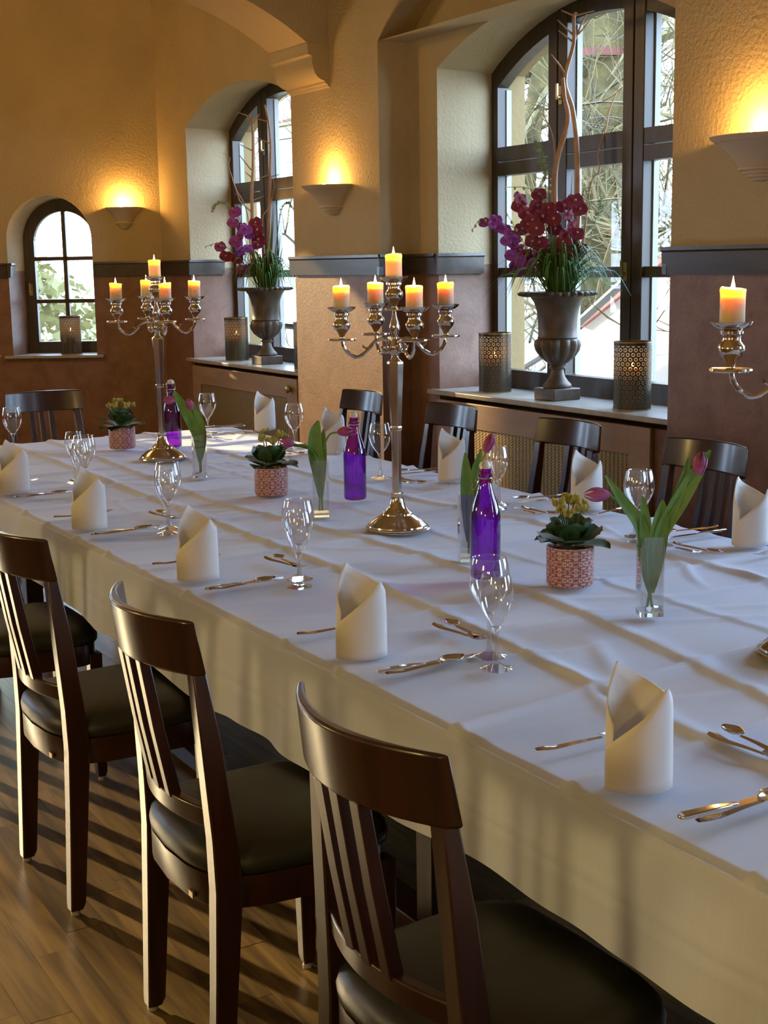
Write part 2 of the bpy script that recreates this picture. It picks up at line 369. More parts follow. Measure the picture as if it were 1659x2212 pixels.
def tube(bm, pts, rad, n=8, cap=True):
    pts = [Vector(p) for p in pts]
    if not isinstance(rad, (list, tuple)): rad = [rad] * len(pts)
    t0 = (pts[1] - pts[0]).normalized()
    up = Vector((0, 0, 1)) if abs(t0.z) < .9 else Vector((1, 0, 0))
    nrm = t0.cross(up).normalized(); out = []
    for i, p in enumerate(pts):
        t = (pts[min(i + 1, len(pts) - 1)] - pts[max(i - 1, 0)]).normalized()
        nrm = (nrm - t * nrm.dot(t)).normalized(); bn = t.cross(nrm)
        out.append([p + (nrm * math.cos(2 * PI * k / n) + bn * math.sin(2 * PI * k / n)) * rad[i] for k in range(n)])
    return rings(bm, out, cap)
def curve(pts, n=6):
    """Catmull-Rom through points"""
    P = [Vector(p) for p in pts]; P = [P[0] * 2 - P[1]] + P + [P[-1] * 2 - P[-2]]; out = []
    for i in range(1, len(P) - 2):
        for k in range(n):
            t = k / n; a, b, c, d = P[i - 1:i + 3]
            out.append(.5 * ((2 * b) + (c - a) * t + (2 * a - 5 * b + 4 * c - d) * t * t + (3 * b - a - 3 * c + d) * t ** 3))
    out.append(P[-2]); return out
def rect_sweep(bm, secs):
    """secs: (x, y, z, half_x, half_y) stacked upward"""
    rings(bm, [[(x - a, y - b, z), (x + a, y - b, z), (x + a, y + b, z), (x - a, y + b, z)] for x, y, z, a, b in secs])
def grid(bm, rows):
    vs = [[bm.verts.new(p) for p in r] for r in rows]
    for a, b in zip(vs, vs[1:]):
        for i in range(len(a) - 1): bm.faces.new((a[i], a[i + 1], b[i + 1], b[i]))
    return vs
def prism(bm, poly, f, w0, w1):
    """poly of (u, v), f(u, v, w) -> point, extruded from w0 to w1"""
    a = [bm.verts.new(f(u, v, w0)) for u, v in poly]; b = [bm.verts.new(f(u, v, w1)) for u, v in poly]
    n = len(poly); bm.faces.new(a[::-1]); bm.faces.new(b)
    for i in range(n): bm.faces.new((a[i], a[(i + 1) % n], b[(i + 1) % n], b[i]))
B = bmesh.new

def arch(uc, hw, zs, za, n=20):
    """points along a segmental (or round) arch from one springing to the other"""
    h = za - zs; rad = (hw * hw + h * h) / (2 * h); zc = za - rad; a = math.asin(min(1, hw / rad))
    return [(uc + rad * math.sin(t), zc + rad * math.cos(t)) for t in [-a + 2 * a * i / n for i in range(n + 1)]]
def wall_slab(bm, f, u0, u1, z0, z1, w0, w1, ops, foot=True):
    """wall in (u, z) with thickness w0..w1 and arched openings; op = (uc, hw, sill, spring, apex[, back (uc, hw, sill, spring, apex)])"""
    def quad(*p): bm.faces.new([bm.verts.new(q) for q in p])
    def both(a, b, c, d):
        quad(*[f(u, z, w0) for u, z in (a, b, c, d)]); quad(*[f(u, z, w1) for u, z in (d, c, b, a)])
    def panel(ops, w, flip):
        cur = u0
        def q(a, b, c, d):
            p = [f(u, z, w) for u, z in ((a, b, c, d) if not flip else (d, c, b, a))]; quad(*p)
        for uc, hw, s, sp, ap in ops:
            q((cur, z0), (uc - hw, z0), (uc - hw, z1), (cur, z1))
            if s > z0: q((uc - hw, z0), (uc + hw, z0), (uc + hw, s), (uc - hw, s))
            A = arch(uc, hw, sp, ap)
            for a, b in zip(A, A[1:]): q(a, b, (b[0], z1), (a[0], z1))
            cur = uc + hw
        q((cur, z0), (u1, z0), (u1, z1), (cur, z1))
    ops = sorted(ops)
    fr = [o[:5] for o in ops]; bk = [o[5] if len(o) > 5 else o[:5] for o in ops]
    panel(fr, w0, False); panel(bk, w1, True)
    for a, b in zip(fr, bk):
        def outline(o):
            uc, hw, s, sp, ap = o; return [(uc - hw, s)] + arch(uc, hw, sp, ap) + [(uc + hw, s)]
        A, Bk = outline(a), outline(b); n = len(A)
        for i in range(n):
            j = (i + 1) % n
            quad(f(*A[i], w0), f(*A[j], w0), f(*Bk[j], w1), f(*Bk[i], w1))
    for (ua, za), (ub, zb) in ((((u0, z0), (u1, z0)),) if foot else ()) + (((u1, z0), (u1, z1)), ((u1, z1), (u0, z1)), ((u0, z1), (u0, z0))):
        quad(f(ua, za, w0), f(ub, zb, w0), f(ub, zb, w1), f(ua, za, w1))
    bmesh.ops.remove_doubles(bm, verts=bm.verts[:], dist=1e-5)

# ------------------------------------------------------------------ room shell
CEIL = 4.0
CA, SA = math.cos(R(32)), math.sin(R(32))
def fR(u, z, w): return (w, u, z)                                   # window wall: u along the table, w outward
def fC(s, z, w): return (4.175 - CA * s + SA * w, 10.575 + SA * s + CA * w, z)   # canted end wall
def fF(u, z, w): return (u, w, z)                                   # far wall
BAYS = (9.105, 5.615, 2.185, -1.245)
bm = B(); wall_slab(bm, fR, -5.0, 11.0, -.1, CEIL, 4.175, 4.60, [(c - .055, .948, .80, 2.57, 2.79, (c, .893, .80, 2.56, 2.84)) for c in BAYS])
wall_right = structure(obj('wall_right', bm, M['plaster'], smooth=False))
bm = B(); wall_slab(bm, fR, -5.0, 11.2, -.4, 4.6, 4.602, 4.725, [(c, .850, .90, 2.55, 2.79) for c in BAYS])
obj('outer_wall', bm, M['ochre'], wall_right, smooth=False)
for y0, y1 in ((6.80, 7.86), (3.37, 4.43), (-.06, 1.0)):
    bm = B(); box(bm, 3.98, 4.18, y0, y1, 0, CEIL); obj('pier', bm, M['plaster'], wall_right, smooth=False)
for y0, y1 in ((4.43, 6.80), (1.0, 3.37)):
    c = (y0 + y1) / 2
    bm = B(); wall_slab(bm, fR, y0, y1, 2.74, CEIL, 3.98, 4.18, [(c, 1.1845, 2.74, 2.74, 3.19)], False)
    obj('wall_arch', bm, M['plaster'], wall_right, smooth=False)
bm = B(); box(bm, 3.98, 4.18, 7.86, 9.2, 3.35, CEIL); obj('wall_arch', bm, M['plaster'], wall_right, smooth=False)
bm = B(); wall_slab(bm, fC, 0.0, 3.0, -.1, CEIL, 0.0, 0.36, [(.90, .34, .855, 1.78, 2.12, (.865, .335, .855, 1.775, 2.11)), (1.925, .575, .855, 2.35, 2.65)])  # second opening is unseen, added to let sun onto the pier
wall_back = structure(obj('wall_end', bm, M['plaster'], smooth=False))
bm = B(); wall_slab(bm, fC, -.3, 3.05, -.4, 4.4, 0.362, 0.52, [(.865, .30, .90, 1.77, 2.07), (1.925, .565, .90, 2.35, 2.64)])
obj('outer_wall', bm, M['ochre'], wall_back, smooth=False)
FAR_WIN = ((.76, .34, .86, 2.26, 2.50), (-1.72, .80, .86, 2.15, 2.42))
bm = B(); wall_slab(bm, fF, -3.5, 1.631, -.1, CEIL, 12.165, 12.50, list(FAR_WIN))
structure(obj('wall_far', bm, M['plaster'], smooth=False))
bm = B(); box(bm, -3.7, -3.5, -5, 12.4, -.1, CEIL); structure(obj('wall_left', bm, M['plaster'], smooth=False))
bm = B(); box(bm, -3.7, 4.92, -5.2, -5.0, -.1, CEIL); structure(obj('wall_back', bm, M['plaster'], smooth=False))
bm = B(); box(bm, -3.7, 4.95, -5.2, 12.4, CEIL, CEIL + .2); ceiling = structure(obj('ceiling', bm, M['plaster_up'], smooth=False))

# transverse rib with its corbel on the first pier
soff = [(3.845, 2.795), (3.711, 2.882), (3.55, 2.966), (3.42, 3.018), (3.277, 3.065), (3.0, 3.135), (2.6, 3.21), (2.0, 3.28), (1.2, 3.33), (.4, 3.345)]
soff = [(p.x, p.y) for p in curve([(a, b, 0) for a, b in soff], 4)]
soff += [(.8 - a, b) for a, b in soff[-2::-1]]
poly = [(3.99, CEIL), (3.99, 2.795)] + soff + [(-3.5, 2.795), (-3.5, CEIL)]
bm = B(); prism(bm, poly, lambda u, v, w: (u, w, v), 7.356, 7.84)
obj('arch_rib', bm, M['plaster_up'], ceiling, smooth=False)
prof = [(3.99, 2.797), (3.838, 2.797), (3.842, 2.735), (3.862, 2.728), (3.868, 2.716), (3.866, 2.700), (3.872, 2.665), (3.882, 2.635), (3.902, 2.610), (3.925, 2.598), (3.948, 2.592), (3.950, 2.580), (3.964, 2.575), (3.968, 2.562), (3.99, 2.556)]
bm = B(); prism(bm, prof, lambda u, v, w: (u, w, v), 7.350, 7.846)
obj('corbel', bm, M['plaster_up'], wall_right, smooth=True, angle=25)

# floor: separate oak planks in the part that shows, the rest joined
bm = B(); box(bm, -3.7, 4.6, -5.2, 12.4, -.12, -.006); floor = structure(obj('floor', bm, M['floor'], smooth=False))
PW, PL = 0.098, 0.72
def plank_bm(L, Wd):
    bm = B(); e = .0004; box(bm, e, Wd - e, e, L - e, -.006, 0); return bm
first = None; rest = B()
for i in range(-34, 43):
    off = random.random() * PL
    for k in range(-7, 16):
        x, y = i * PW, k * PL + off
        if not (-3.4 < x < 4.0 and -4.9 < y < 10.4): continue
        if .02 < x < 2.9 and 1.25 < y < 7.2:
            if first is None:
                first = obj('plank', plank_bm(PL, PW), M['floor'], floor, smooth=False); o = first
            else:
                o = first.copy(); C.objects.link(o)
            o.location = (x, y, random.uniform(-.0006, 0.0))
        else:
            e = .0015; z = random.uniform(-.0008, -.0002)
            a = [rest.verts.new(p) for p in ((x + e, y + e, z), (x + PW - e, y + e, z), (x + PW - e, y + PL - e, z), (x + e, y + PL - e, z))]
            rest.faces.new(a)
o = obj('plank_rows', rest, M['floor'], floor, smooth=False); o['kind'] = 'stuff'

# dado rails
trim_n = [0]
def rail(name_parent, f, u0, u1, w0=-.028, w1=.002):
    trim_n[0] += 1
    pr = [(w1, 1.485), (w0 + .006, 1.485), (w0, 1.575), (w0 - .008, 1.583), (w0 - .008, 1.598), (w1, 1.598)]
    bm = B(); prism(bm, pr, lambda a, z, u: f(u, z, a), u0, u1)
    return structure(obj('trim_%d' % trim_n[0], bm, M['rail'], smooth=False))
rail(0, lambda u, z, w: fC(u, z, w), 0.0, .55); rail(0, lambda u, z, w: fC(u, z, w), 1.25, 1.345)
rail(0, lambda u, z, w: fC(1.235 + w + .006, z, u), -.02, .10)
rail(0, lambda u, z, w: (4.175 + w, u, z), 9.998, 10.55)
rail(0, lambda u, z, w: (u, 9.998 + w, z), 4.15, 4.445)
rail(0, lambda u, z, w: (3.98 + w, u, z), 6.775, 7.885); rail(0, lambda u, z, w: (u, 6.80 + w, z), 3.955, 4.15)
rail(0, lambda u, z, w: (4.175 + w, u, z), 6.505, 6.785); rail(0, lambda u, z, w: (u, 6.508 + w, z), 4.15, 4.46)
rail(0, lambda u, z, w: (3.98 + w, u, z), 3.345, 4.455); rail(0, lambda u, z, w: (u, 4.43 - w, z), 3.955, 4.15)
rail(0, lambda u, z, w: (4.175 + w, u, z), 4.45, 4.612)
rail(0, lambda u, z, w: (3.98 + w, u, z), -.08, 1.02)

# windows
win_n = [0]
def bar(bm, f, u0, u1, z0, z1, w0, w1, z1b=None):
    prism(bm, [(u0, z0), (u1, z0), (u1, z1 if z1b is None else z1b), (u0, z1)], f, w0, w1)
def arch_z(uc, hw, zs, za, u):
    h = za - zs; rad = (hw * hw + h * h) / (2 * h); return za - rad + math.sqrt(max(0, rad * rad - (u - uc) ** 2))
def frame_ring(bm, f, uc, hw, zb, zs, za, ihw, izb, izs, iza, w0, w1):
    A = [(uc - hw, zb)] + arch(uc, hw, zs, za) + [(uc + hw, zb)]
    I = [(uc - ihw, izb)] + arch(uc, ihw, izs, iza) + [(uc + ihw, izb)]
    n = len(A)
    rr = [[f(*p, w) for p in ring] for ring, w in ((A, w1), (A, w0), (I, w0), (I, w1))]
    vs = [[bm.verts.new(p) for p in r] for r in rr]
    for k in range(4):
        a, b = vs[k], vs[(k + 1) % 4]
        for i in range(n):
            j = (i + 1) % n; bm.faces.new((a[i], a[j], b[j], b[i]))
def handle_bm(f, u, z, w):
    bm = B(); bar(bm, f, u - .014, u + .014, z - .045, z + .045, w - .008, w + .002)
    prism(bm, [(u + .012 * math.cos(t * PI / 5), z - .012 + .012 * math.sin(t * PI / 5)) for t in range(10)], f, w - .03, w)
    bar(bm, f, u - .007, u + .007, z - .012, z + .055, w - .034, w - .024); return bm
def big_window(c):
    win_n[0] += 1
    w0, w1 = 4.53, 4.60
    bm = B(); frame_ring(bm, fR, c, .893, .80, 2.56, 2.84, .835, .955, 2.48, 2.745, w0, w1)
    root = structure(obj('window_%d' % win_n[0], bm, M['window_wood'], smooth=False))
    az = lambda u: arch_z(c, .893, 2.56, 2.84, u) - .03
    for s in (-1, 1):
        for a, b in ((.219, .292), (.300, .374)):
            bm = B(); u0, u1 = sorted((c + s * a, c + s * b)); bar(bm, fR, u0, u1, .90, az(u0), w0 - .006, w1, az(u1)); obj('mullion', bm, M['window_wood'], root, smooth=False, bevel=.004)
    for u0, u1 in ((c - .84, c - .372), (c - .222, c + .222), (c + .372, c + .84)):
        bm = B(); bar(bm, fR, u0, u1, 2.012, 2.082, w0 - .002, w1); bar(bm, fR, u0, u1, 2.090, 2.163, w0 - .002, w1); obj('transom', bm, M['window_wood'], root, smooth=False)
        bm = B(); bar(bm, fR, u0, u1, 1.462, 1.514, w0 + .01, w1 - .01); obj('glazing_bar', bm, M['window_wood'], root, smooth=False)
    bm = B()
    for s in (-1, 1):
        u0, u1 = sorted((c + s * .288, c + s * .304)); bar(bm, fR, u0, u1, .90, az(u0) - .02, w0 + .03, w1, az(u1) - .02)
    obj('mullion_groove', bm, M['wick'], root, smooth=False)
    for u0, u1 in ((c - .84, c - .372), (c - .222, c + .222), (c + .372, c + .84)):
        for z0, z1 in ((.95, 1.465), (1.51, 2.015)):
            bm = B(); bm.faces.new([bm.verts.new((4.572, u, z)) for u, z in ((u0, z0), (u1, z0), (u1, z1), (u0, z1))]); obj('glass_pane', bm, M['pane'], root, smooth=False)
        bm = B(); us = [u0 + (u1 - u0) * i / 8 for i in range(9)]
        bm.faces.new([bm.verts.new((4.572, u, z)) for u, z in [(u0, 2.16), (u1, 2.16)] + [(u, arch_z(c, .84, 2.48, 2.75, u)) for u in us[::-1]]]); obj('glass_pane', bm, M['pane'], root, smooth=False)
    for u0, u1 in ((c - .84, c - .372), (c - .222, c + .222), (c + .372, c + .84)):
        for z0, z1 in ((.96, 1.47), (1.51, 2.02), (2.165, arch_z(c, .84, 2.48, 2.75, u1) - .01)):
            bm = B(); bar(bm, fR, u1 - .012, u1 - .001, z0, z1, 4.585, 4.618); obj('outer_lip', bm, M['sky_lip'], root, smooth=False)  # white outer frame edge; the pale strip also stands for sky reflected in it
    obj('handle', handle_bm(fR, c + .262, 2.38, w0 - .006), M['brass'], root)
    obj('handle', handle_bm(fR, c - .262, 1.49, w0 - .006), M['brass'], root)
    return root
for c in BAYS[:3]: big_window(c)
def small_window(f, c, w0, hw=.335, zb=.855, zs=1.775, za=2.11):
    win_n[0] += 1
    bm = B(); frame_ring(bm, f, c, hw, zb, zs, za, hw - .085, zb + .10, zs, za - .10, w0, w0 + .06)
    root = structure(obj('window_%d' % win_n[0], bm, M['window_wood'], smooth=False))
    bm = B(); bar(bm, f, c - .016, c + .016, zb + .08, za - .08, w0 + .006, w0 + .05); obj('mullion', bm, M['window_wood'], root, smooth=False)
    for z in (1.285, 1.63):
        bm = B(); bar(bm, f, c - hw + .07, c + hw - .07, z - .016, z + .016, w0 + .006, w0 + .05); obj('glazing_bar', bm, M['window_wood'], root, smooth=False)
    for u0, u1 in ((c - hw + .07, c), (c, c + hw - .07)):
        for z0, z1 in ((zb + .08, 1.285), (1.285, 1.63)):
            bm = B(); bm.faces.new([bm.verts.new(f(u, z, w0 + .04)) for u, z in ((u0, z0), (u1, z0), (u1, z1), (u0, z1))]); obj('glass_pane', bm, M['pane'], root, smooth=False)
        us = [u0 + (u1 - u0) * i / 8 for i in range(9)]
        bm = B(); bm.faces.new([bm.verts.new(f(u, z, w0 + .04)) for u, z in [(u0, 1.63), (u1, 1.63)] + [(u, max(1.64, arch_z(c, hw - .075, zs, za - .09, u))) for u in us[::-1]]]); obj('glass_pane', bm, M['pane'], root, smooth=False)
    obj('handle', handle_bm(f, c + hw - .042, 1.38, w0), M['brass'], root)
    return root
small_window(fC, .865, .33)
win_n[0] += 1
bm = B(); bm.faces.new([bm.verts.new(fC(u, z, .30)) for u, z in ((1.33, .85), (2.52, .85), (2.52, 2.66), (1.33, 2.66))]); structure(obj('window_%d' % win_n[0], bm, M['dimming_pane'], smooth=False))  # unseen pane added in that opening to weaken the sun on the pier
for c in FAR_WIN: small_window(fF, c[0], 12.30, *c[1:])

# sills
for k, c in enumerate(BAYS[:3]):
    bm = B(); box(bm, 4.128, 4.535, c - 1.06, c + .955, .830, .856)
    s = structure(obj('sill', bm, M['stone'], bevel=.004)); s.name = 'trim_%d' % (30 + k)
bm = B(); prism(bm, [(.90 - .40, -.045), (.90 + .40, -.045), (.90 + .40, .0), (.90 + .335, .0), (.865 + .33, .34), (.865 - .33, .34), (.90 - .335, .0), (.90 - .40, .0)], lambda s, w, z: fC(s, z, w), .842, .862)
structure(obj('trim_33', bm, M['stone'], smooth=False))

# radiator covers
def radiator_cover(c, label):
    t = thing('radiator_cover', label, 'radiator cover', (4.172, c, 0))
    g0, g1, gz = -.735, .74, .668
    bm = B(); box(bm, -.022, .0, -.885, g0, .04, .803); obj('side_panel', bm, M['cover'], t, bevel=.003)
    bm = B(); box(bm, -.022, .0, g1, .885, .04, .803); obj('side_panel', bm, M['cover'], t, bevel=.003)
    bm = B(); box(bm, -.0215, .0, g0, g1, gz, .803); obj('top_panel', bm, M['cover'], t, bevel=.003)
    bm = B(); box(bm, -.0215, .0, g0, g1, .04, .10); obj('bottom_panel', bm, M['cover'], t, bevel=.003)
    bm = B(); box(bm, -.010, -.002, g0, g1, .10, gz); obj('grille', bm, M['grille'], t, smooth=False)
    bm = B(); box(bm, -.012, .0, -.885, .885, 0, .04); obj('plinth', bm, M['cover'], t, smooth=False)
    return t
rc = radiator_cover(9.105, 'low wooden radiator cover with woven cane panel under the window by the end wall')
bm = B(); rings(bm, [[(-.022 - a, -.80 + r * math.cos(k * PI / 6), .735 + r * math.sin(k * PI / 6)) for k in range(12)] for a, r in ((0, .012), (.012, .011), (.016, .024), (.028, .027), (.038, .02), (.042, .004))])
obj('knob', bm, M['brass'], rc)
radiator_cover(5.615, 'long wooden radiator cover with gold cane panel under the big tree-view window')
radiator_cover(2.185, 'wooden radiator cover beyond the dark pier, under the window out of view')

# ------------------------------------------------------------------ garden outside
bm = B(); grid(bm, [[(4.95 + 70 * i / 24, -20 + 95 * j / 24, -.35 + .25 * math.sin(i * 1.7 + j) * (i > 1)) for j in range(25)] for i in range(25)])
structure(obj('ground', bm, M['ground']))
bm = B(); grid(bm, [[(-12 + 16.9 * i / 6, 12.6 + 60 * j / 12, -.3) for j in range(13)] for i in range(7)]); structure(obj('ground', bm, M['ground']))
def branch(bm, p, d, L, r, depth, n=5, droop=0.0):
    pts = [Vector(p)]; rr = [r]; d = Vector(d).normalized(); k = 4
    for i in range(k):
        d = (d + Vector((random.uniform(-1, 1), random.uniform(-1, 1), random.uniform(-.7, .8))) * .28 + Vector((0, 0, -droop))).normalized()
        pts.append(pts[-1] + d * (L / k)); rr.append(r * (1 - .75 * (i + 1) / k))
    tube(bm, pts, rr, n if r > .03 else 3, False)
    if depth:
        for _ in range(random.choice((2, 3, 3, 4))):
            i = random.randint(1, k); q = pts[i]
            dd = (d + Vector((random.uniform(-1, 1), random.uniform(-1, 1), random.uniform(-.5, .9))) * 1.0).normalized()
            branch(bm, q, dd, L * random.uniform(.5, .8), max(.005, rr[i] * random.uniform(.5, .8)), depth - 1, n, droop)
def bare_tree(x, y, r, h, label, n_lim=8, seed=1, limbs=(), lean=(0, 0)):
    random.seed(seed)
    t = thing('bare_tree', label, 'tree', (x, y, -.3), 0, None)
    pts = [(lean[0] * s + .06 * math.sin(s * 3), lean[1] * s, h * s) for s in (0, .15, .3, .45, .6, .75, .9, 1.0)]
    bm = B(); tube(bm, pts, [r * 1.25, r * 1.05, r, r * .95, r * .85, r * .7, r * .5, r * .3], 14); obj('trunk', bm, M['bark'], t)
    for (z, d, L, rr) in limbs:
        s = z / h; bm = B(); branch(bm, (lean[0] * s, lean[1] * s, z), d, L, rr, 2, 8); obj('limb', bm, M['bark'], t)
    if r > .3:
        bm = B(); lathe(bm, [(r * .95, 3.88), (r * 1.0, 3.88), (r * 1.0, 3.96), (r * .95, 3.96)], 16, (lean[0] * .5, lean[1] * .5, 0), cap=False); obj('ribbon', bm, M['ribbon'], t)
    bm = B()
    for _ in range(n_lim):
        s = random.uniform(.2, .95); a = random.uniform(0, 2 * PI)
        branch(bm, (lean[0] * s, lean[1] * s, h * s), (math.cos(a), math.sin(a), random.uniform(-.2, .7)), random.uniform(1.4, 2.6), r * .22, 3, 4, .03)
    o = obj('twigs', bm, M['twig'], t, smooth=False); o['kind'] = 'stuff'
    return t
bare_tree(9.5, 11.75, .36, 7.5, 'thick mossy tree trunk seen through the middle panes of the big window', 16, 3,
          ((2.3, (-.5, 1.0, .55), 2.2, .10), (2.75, (.3, -1, .9), 2.2, .12), (3.2, (-.2, .9, 1.3), 2.4, .11), (2.0, (-.3, -1, .12), 1.7, .06)))
bare_tree(8.3, 12.15, .11, 6.0, 'slender leaning tree behind the ochre window reveal', 12, 11, ((1.2, (.2, -.6, 1), 1.8, .05), (2.2, (.4, -1, .5), 2.0, .07)), (.5, -.9))
bare_tree(12.5, 12.2, .16, 7.0, 'thin bare tree standing past the thick trunk', 18, 5, (), (.4, -.5))
bare_tree(14.0, 27.0, .22, 8.0, 'bare tree seen through the window by the end wall', 14, 8)
def thicket(name, label, cx, cyy, dx, dy, n, seed, z1=1.4, m='twig', L=1.0):
    random.seed(seed); bm = B()
    for _ in range(n):
        p = (cx + random.uniform(-dx, dx), cyy + random.uniform(-dy, dy), random.uniform(-.3, z1))
        branch(bm, p, (random.uniform(-1, 1), random.uniform(-1, 1), random.uniform(-.2, 1.0)), random.uniform(.5, 1.2) * L, .014 * L, 2, 3)
    o = obj(name, bm, M[m], None, smooth=False); o['kind'] = 'stuff'; tag(o, label, 'shrub'); return o
thicket('bare_thicket', 'tangle of bare pale twigs outside the big window', 8.6, 10.3, 1.6, 3.4, 230, 21, 3.6, L=1.25)
thicket('bare_thicket', 'farther tangle of bare twigs beyond the trees', 13.5, 15.5, 2.0, 5.5, 120, 22, 4.2, L=2.0)
def bush(x, y, z, r, seed, label):
    random.seed(seed); bm = B()
    for _ in range(3500):
        a, b = random.uniform(0, 2 * PI), random.uniform(-.3, 1.3); q = r * random.uniform(.72, 1.05)
        p = Vector((q * math.cos(a) * math.cos(b), q * math.sin(a) * math.cos(b), q * math.sin(b) * .85))
        d1 = Vector((random.uniform(-1, 1), random.uniform(-1, 1), random.uniform(-1, 1))).normalized() * .05 * r; d2 = d1.cross(Vector((random.random(), random.random(), 1))).normalized() * .03 * r
        bm.faces.new([bm.verts.new(p + v) for v in (d1, d2, -d1, -d2)])
    o = obj('shrub', bm, M['bush'], None, smooth=False); o.location = (x, y, z); return tag(o, label, 'shrub')
thicket('bare_thicket', 'bare twigs filling the narrow pane next to the dark pier', 9.5, 7.6, 1.5, 1.9, 90, 31, 4.0, L=1.3)
thicket('bare_thicket', 'dense bare twigs low behind the stair wall', 11.0, 12.5, 2.0, 2.5, 80, 32, 2.0, L=1.4)
bush(4.3, 17.5, -.3, 1.5, 1, 'sunlit yellow-green shrub outside the lower panes of the small arched window')
bush(3.4, 20.0, -.3, 2.1, 2, 'taller sunlit shrub showing behind the middle panes of the small arched window')
bush(5.6, 23.0, -.3, 2.6, 3, 'large pale shrub far outside the small arched window')
# stair cheek with coping, and handrail
t = thing('garden_stair_wall', 'bright white sloping stair wall with reddish coping outside the big window', 'wall', (6.45, 8.2, -.3))
pl = [(.35, 0), (.35, 1.13), (-.10, 1.36), (-1.9, 2.32), (-1.9, 0)]
bm = B(); prism(bm, pl, lambda u, z, w: (w, u, z), 0, .22); obj('cheek', bm, M['white_wall'], t, smooth=False)
bm = B(); prism(bm, [(-.10, 1.365), (-1.9, 2.325), (-1.9, 2.365), (-.10, 1.405)], lambda u, z, w: (w, u, z), -.03, .25); obj('coping', bm, M['pink_trim'], t, smooth=False)
t = thing('handrail', 'sloping grey metal handrail outside the big window behind the urn', 'handrail', (6.2, 8.6, -.3))
bm = B(); tube(bm, [(0, .35, .88), (0, -.35, 1.17), (0, -1.45, 1.82)], .03, 8); obj('top_bar', bm, M['rail_metal'], t)
for yy, zz in ((.2, .95), (-1.3, 1.72)):
    bm = B(); tube(bm, [(0, yy, 0), (0, yy, zz)], .02, 8); obj('post', bm, M['rail_metal'], t)
def house(x, y, w, d, h, label):
    t = thing('house', label, 'house', (x, y, -.3))
    bm = B(); box(bm, 0, d, 0, w, 0, h); obj('wall', bm, M['pale_house'], t, smooth=False)
    bm = B(); prism(bm, [(-.4, h), (d + .4, h), (d / 2, h + 2.2)], lambda u, z, q: (u, q, z), -.3, w + .3); obj('roof', bm, M['house_roof'], t, smooth=False)
    for i in range(4):
        for k in range(2):
            for face in (0, 1):
                bm = B(); a = 1.0 + i * (w if face == 0 else d) / 4.3; z = 1.2 + 2.6 * k
                if face == 0: box(bm, -.05, .02, a, a + .8, z, z + 1.3)
                else: box(bm, a, a + .8, -.05, .02, z, z + 1.3)
                obj('house_window', bm, M['house_pane'], t, smooth=False)
house(20.0, 38.0, 14, 9, 6.2, 'pale house far outside the window by the end wall')
random.seed(99)

# ------------------------------------------------------------------ table
TZ = 0.76
TX0, TX1, TY0, TY1 = 1.27, 2.87, .15, 6.44
def dining_table(y0, y1, label):
    t = thing('dining_table', label, 'table', ((TX0 + TX1) / 2, (y0 + y1) / 2, 0), 0, 'tables pushed together under the cloth')
    hx, hy = (TX1 - TX0) / 2 - .02, (y1 - y0) / 2 - .002
    bm = B(); box(bm, -hx, hx, -hy, hy, .710, .742); obj('tabletop', bm, M['mahogany'], t, smooth=False)
    for s in (-1, 1):
        x = s * .48
        bm = B(); box(bm, x - .035, x + .035, -.035, .035, .05, .710); obj('leg', bm, M['mahogany'], t, bevel=.004)
        bm = B(); box(bm, x - .045, x + .045, -.30, .30, .012, .065); g = obj('foot', bm, M['mahogany'], t, bevel=.004)
        for q in (-1, 1):
            bm = B(); box(bm, x - .046, x + .046, q * .295 - .008, q * .295 + .008, .0, .066); obj('end_cap', bm, M['steel'], g, smooth=False)
    return t
n = 4; L = (TY1 - TY0) / n
for i in range(n):
    dining_table(TY0 + i * L, TY0 + (i + 1) * L, 'dark wooden table with capped foot bars under the white cloth, ' + ('at the near end', 'beside the second aisle chair', 'under the middle candelabrum', 'at the head end')[i])

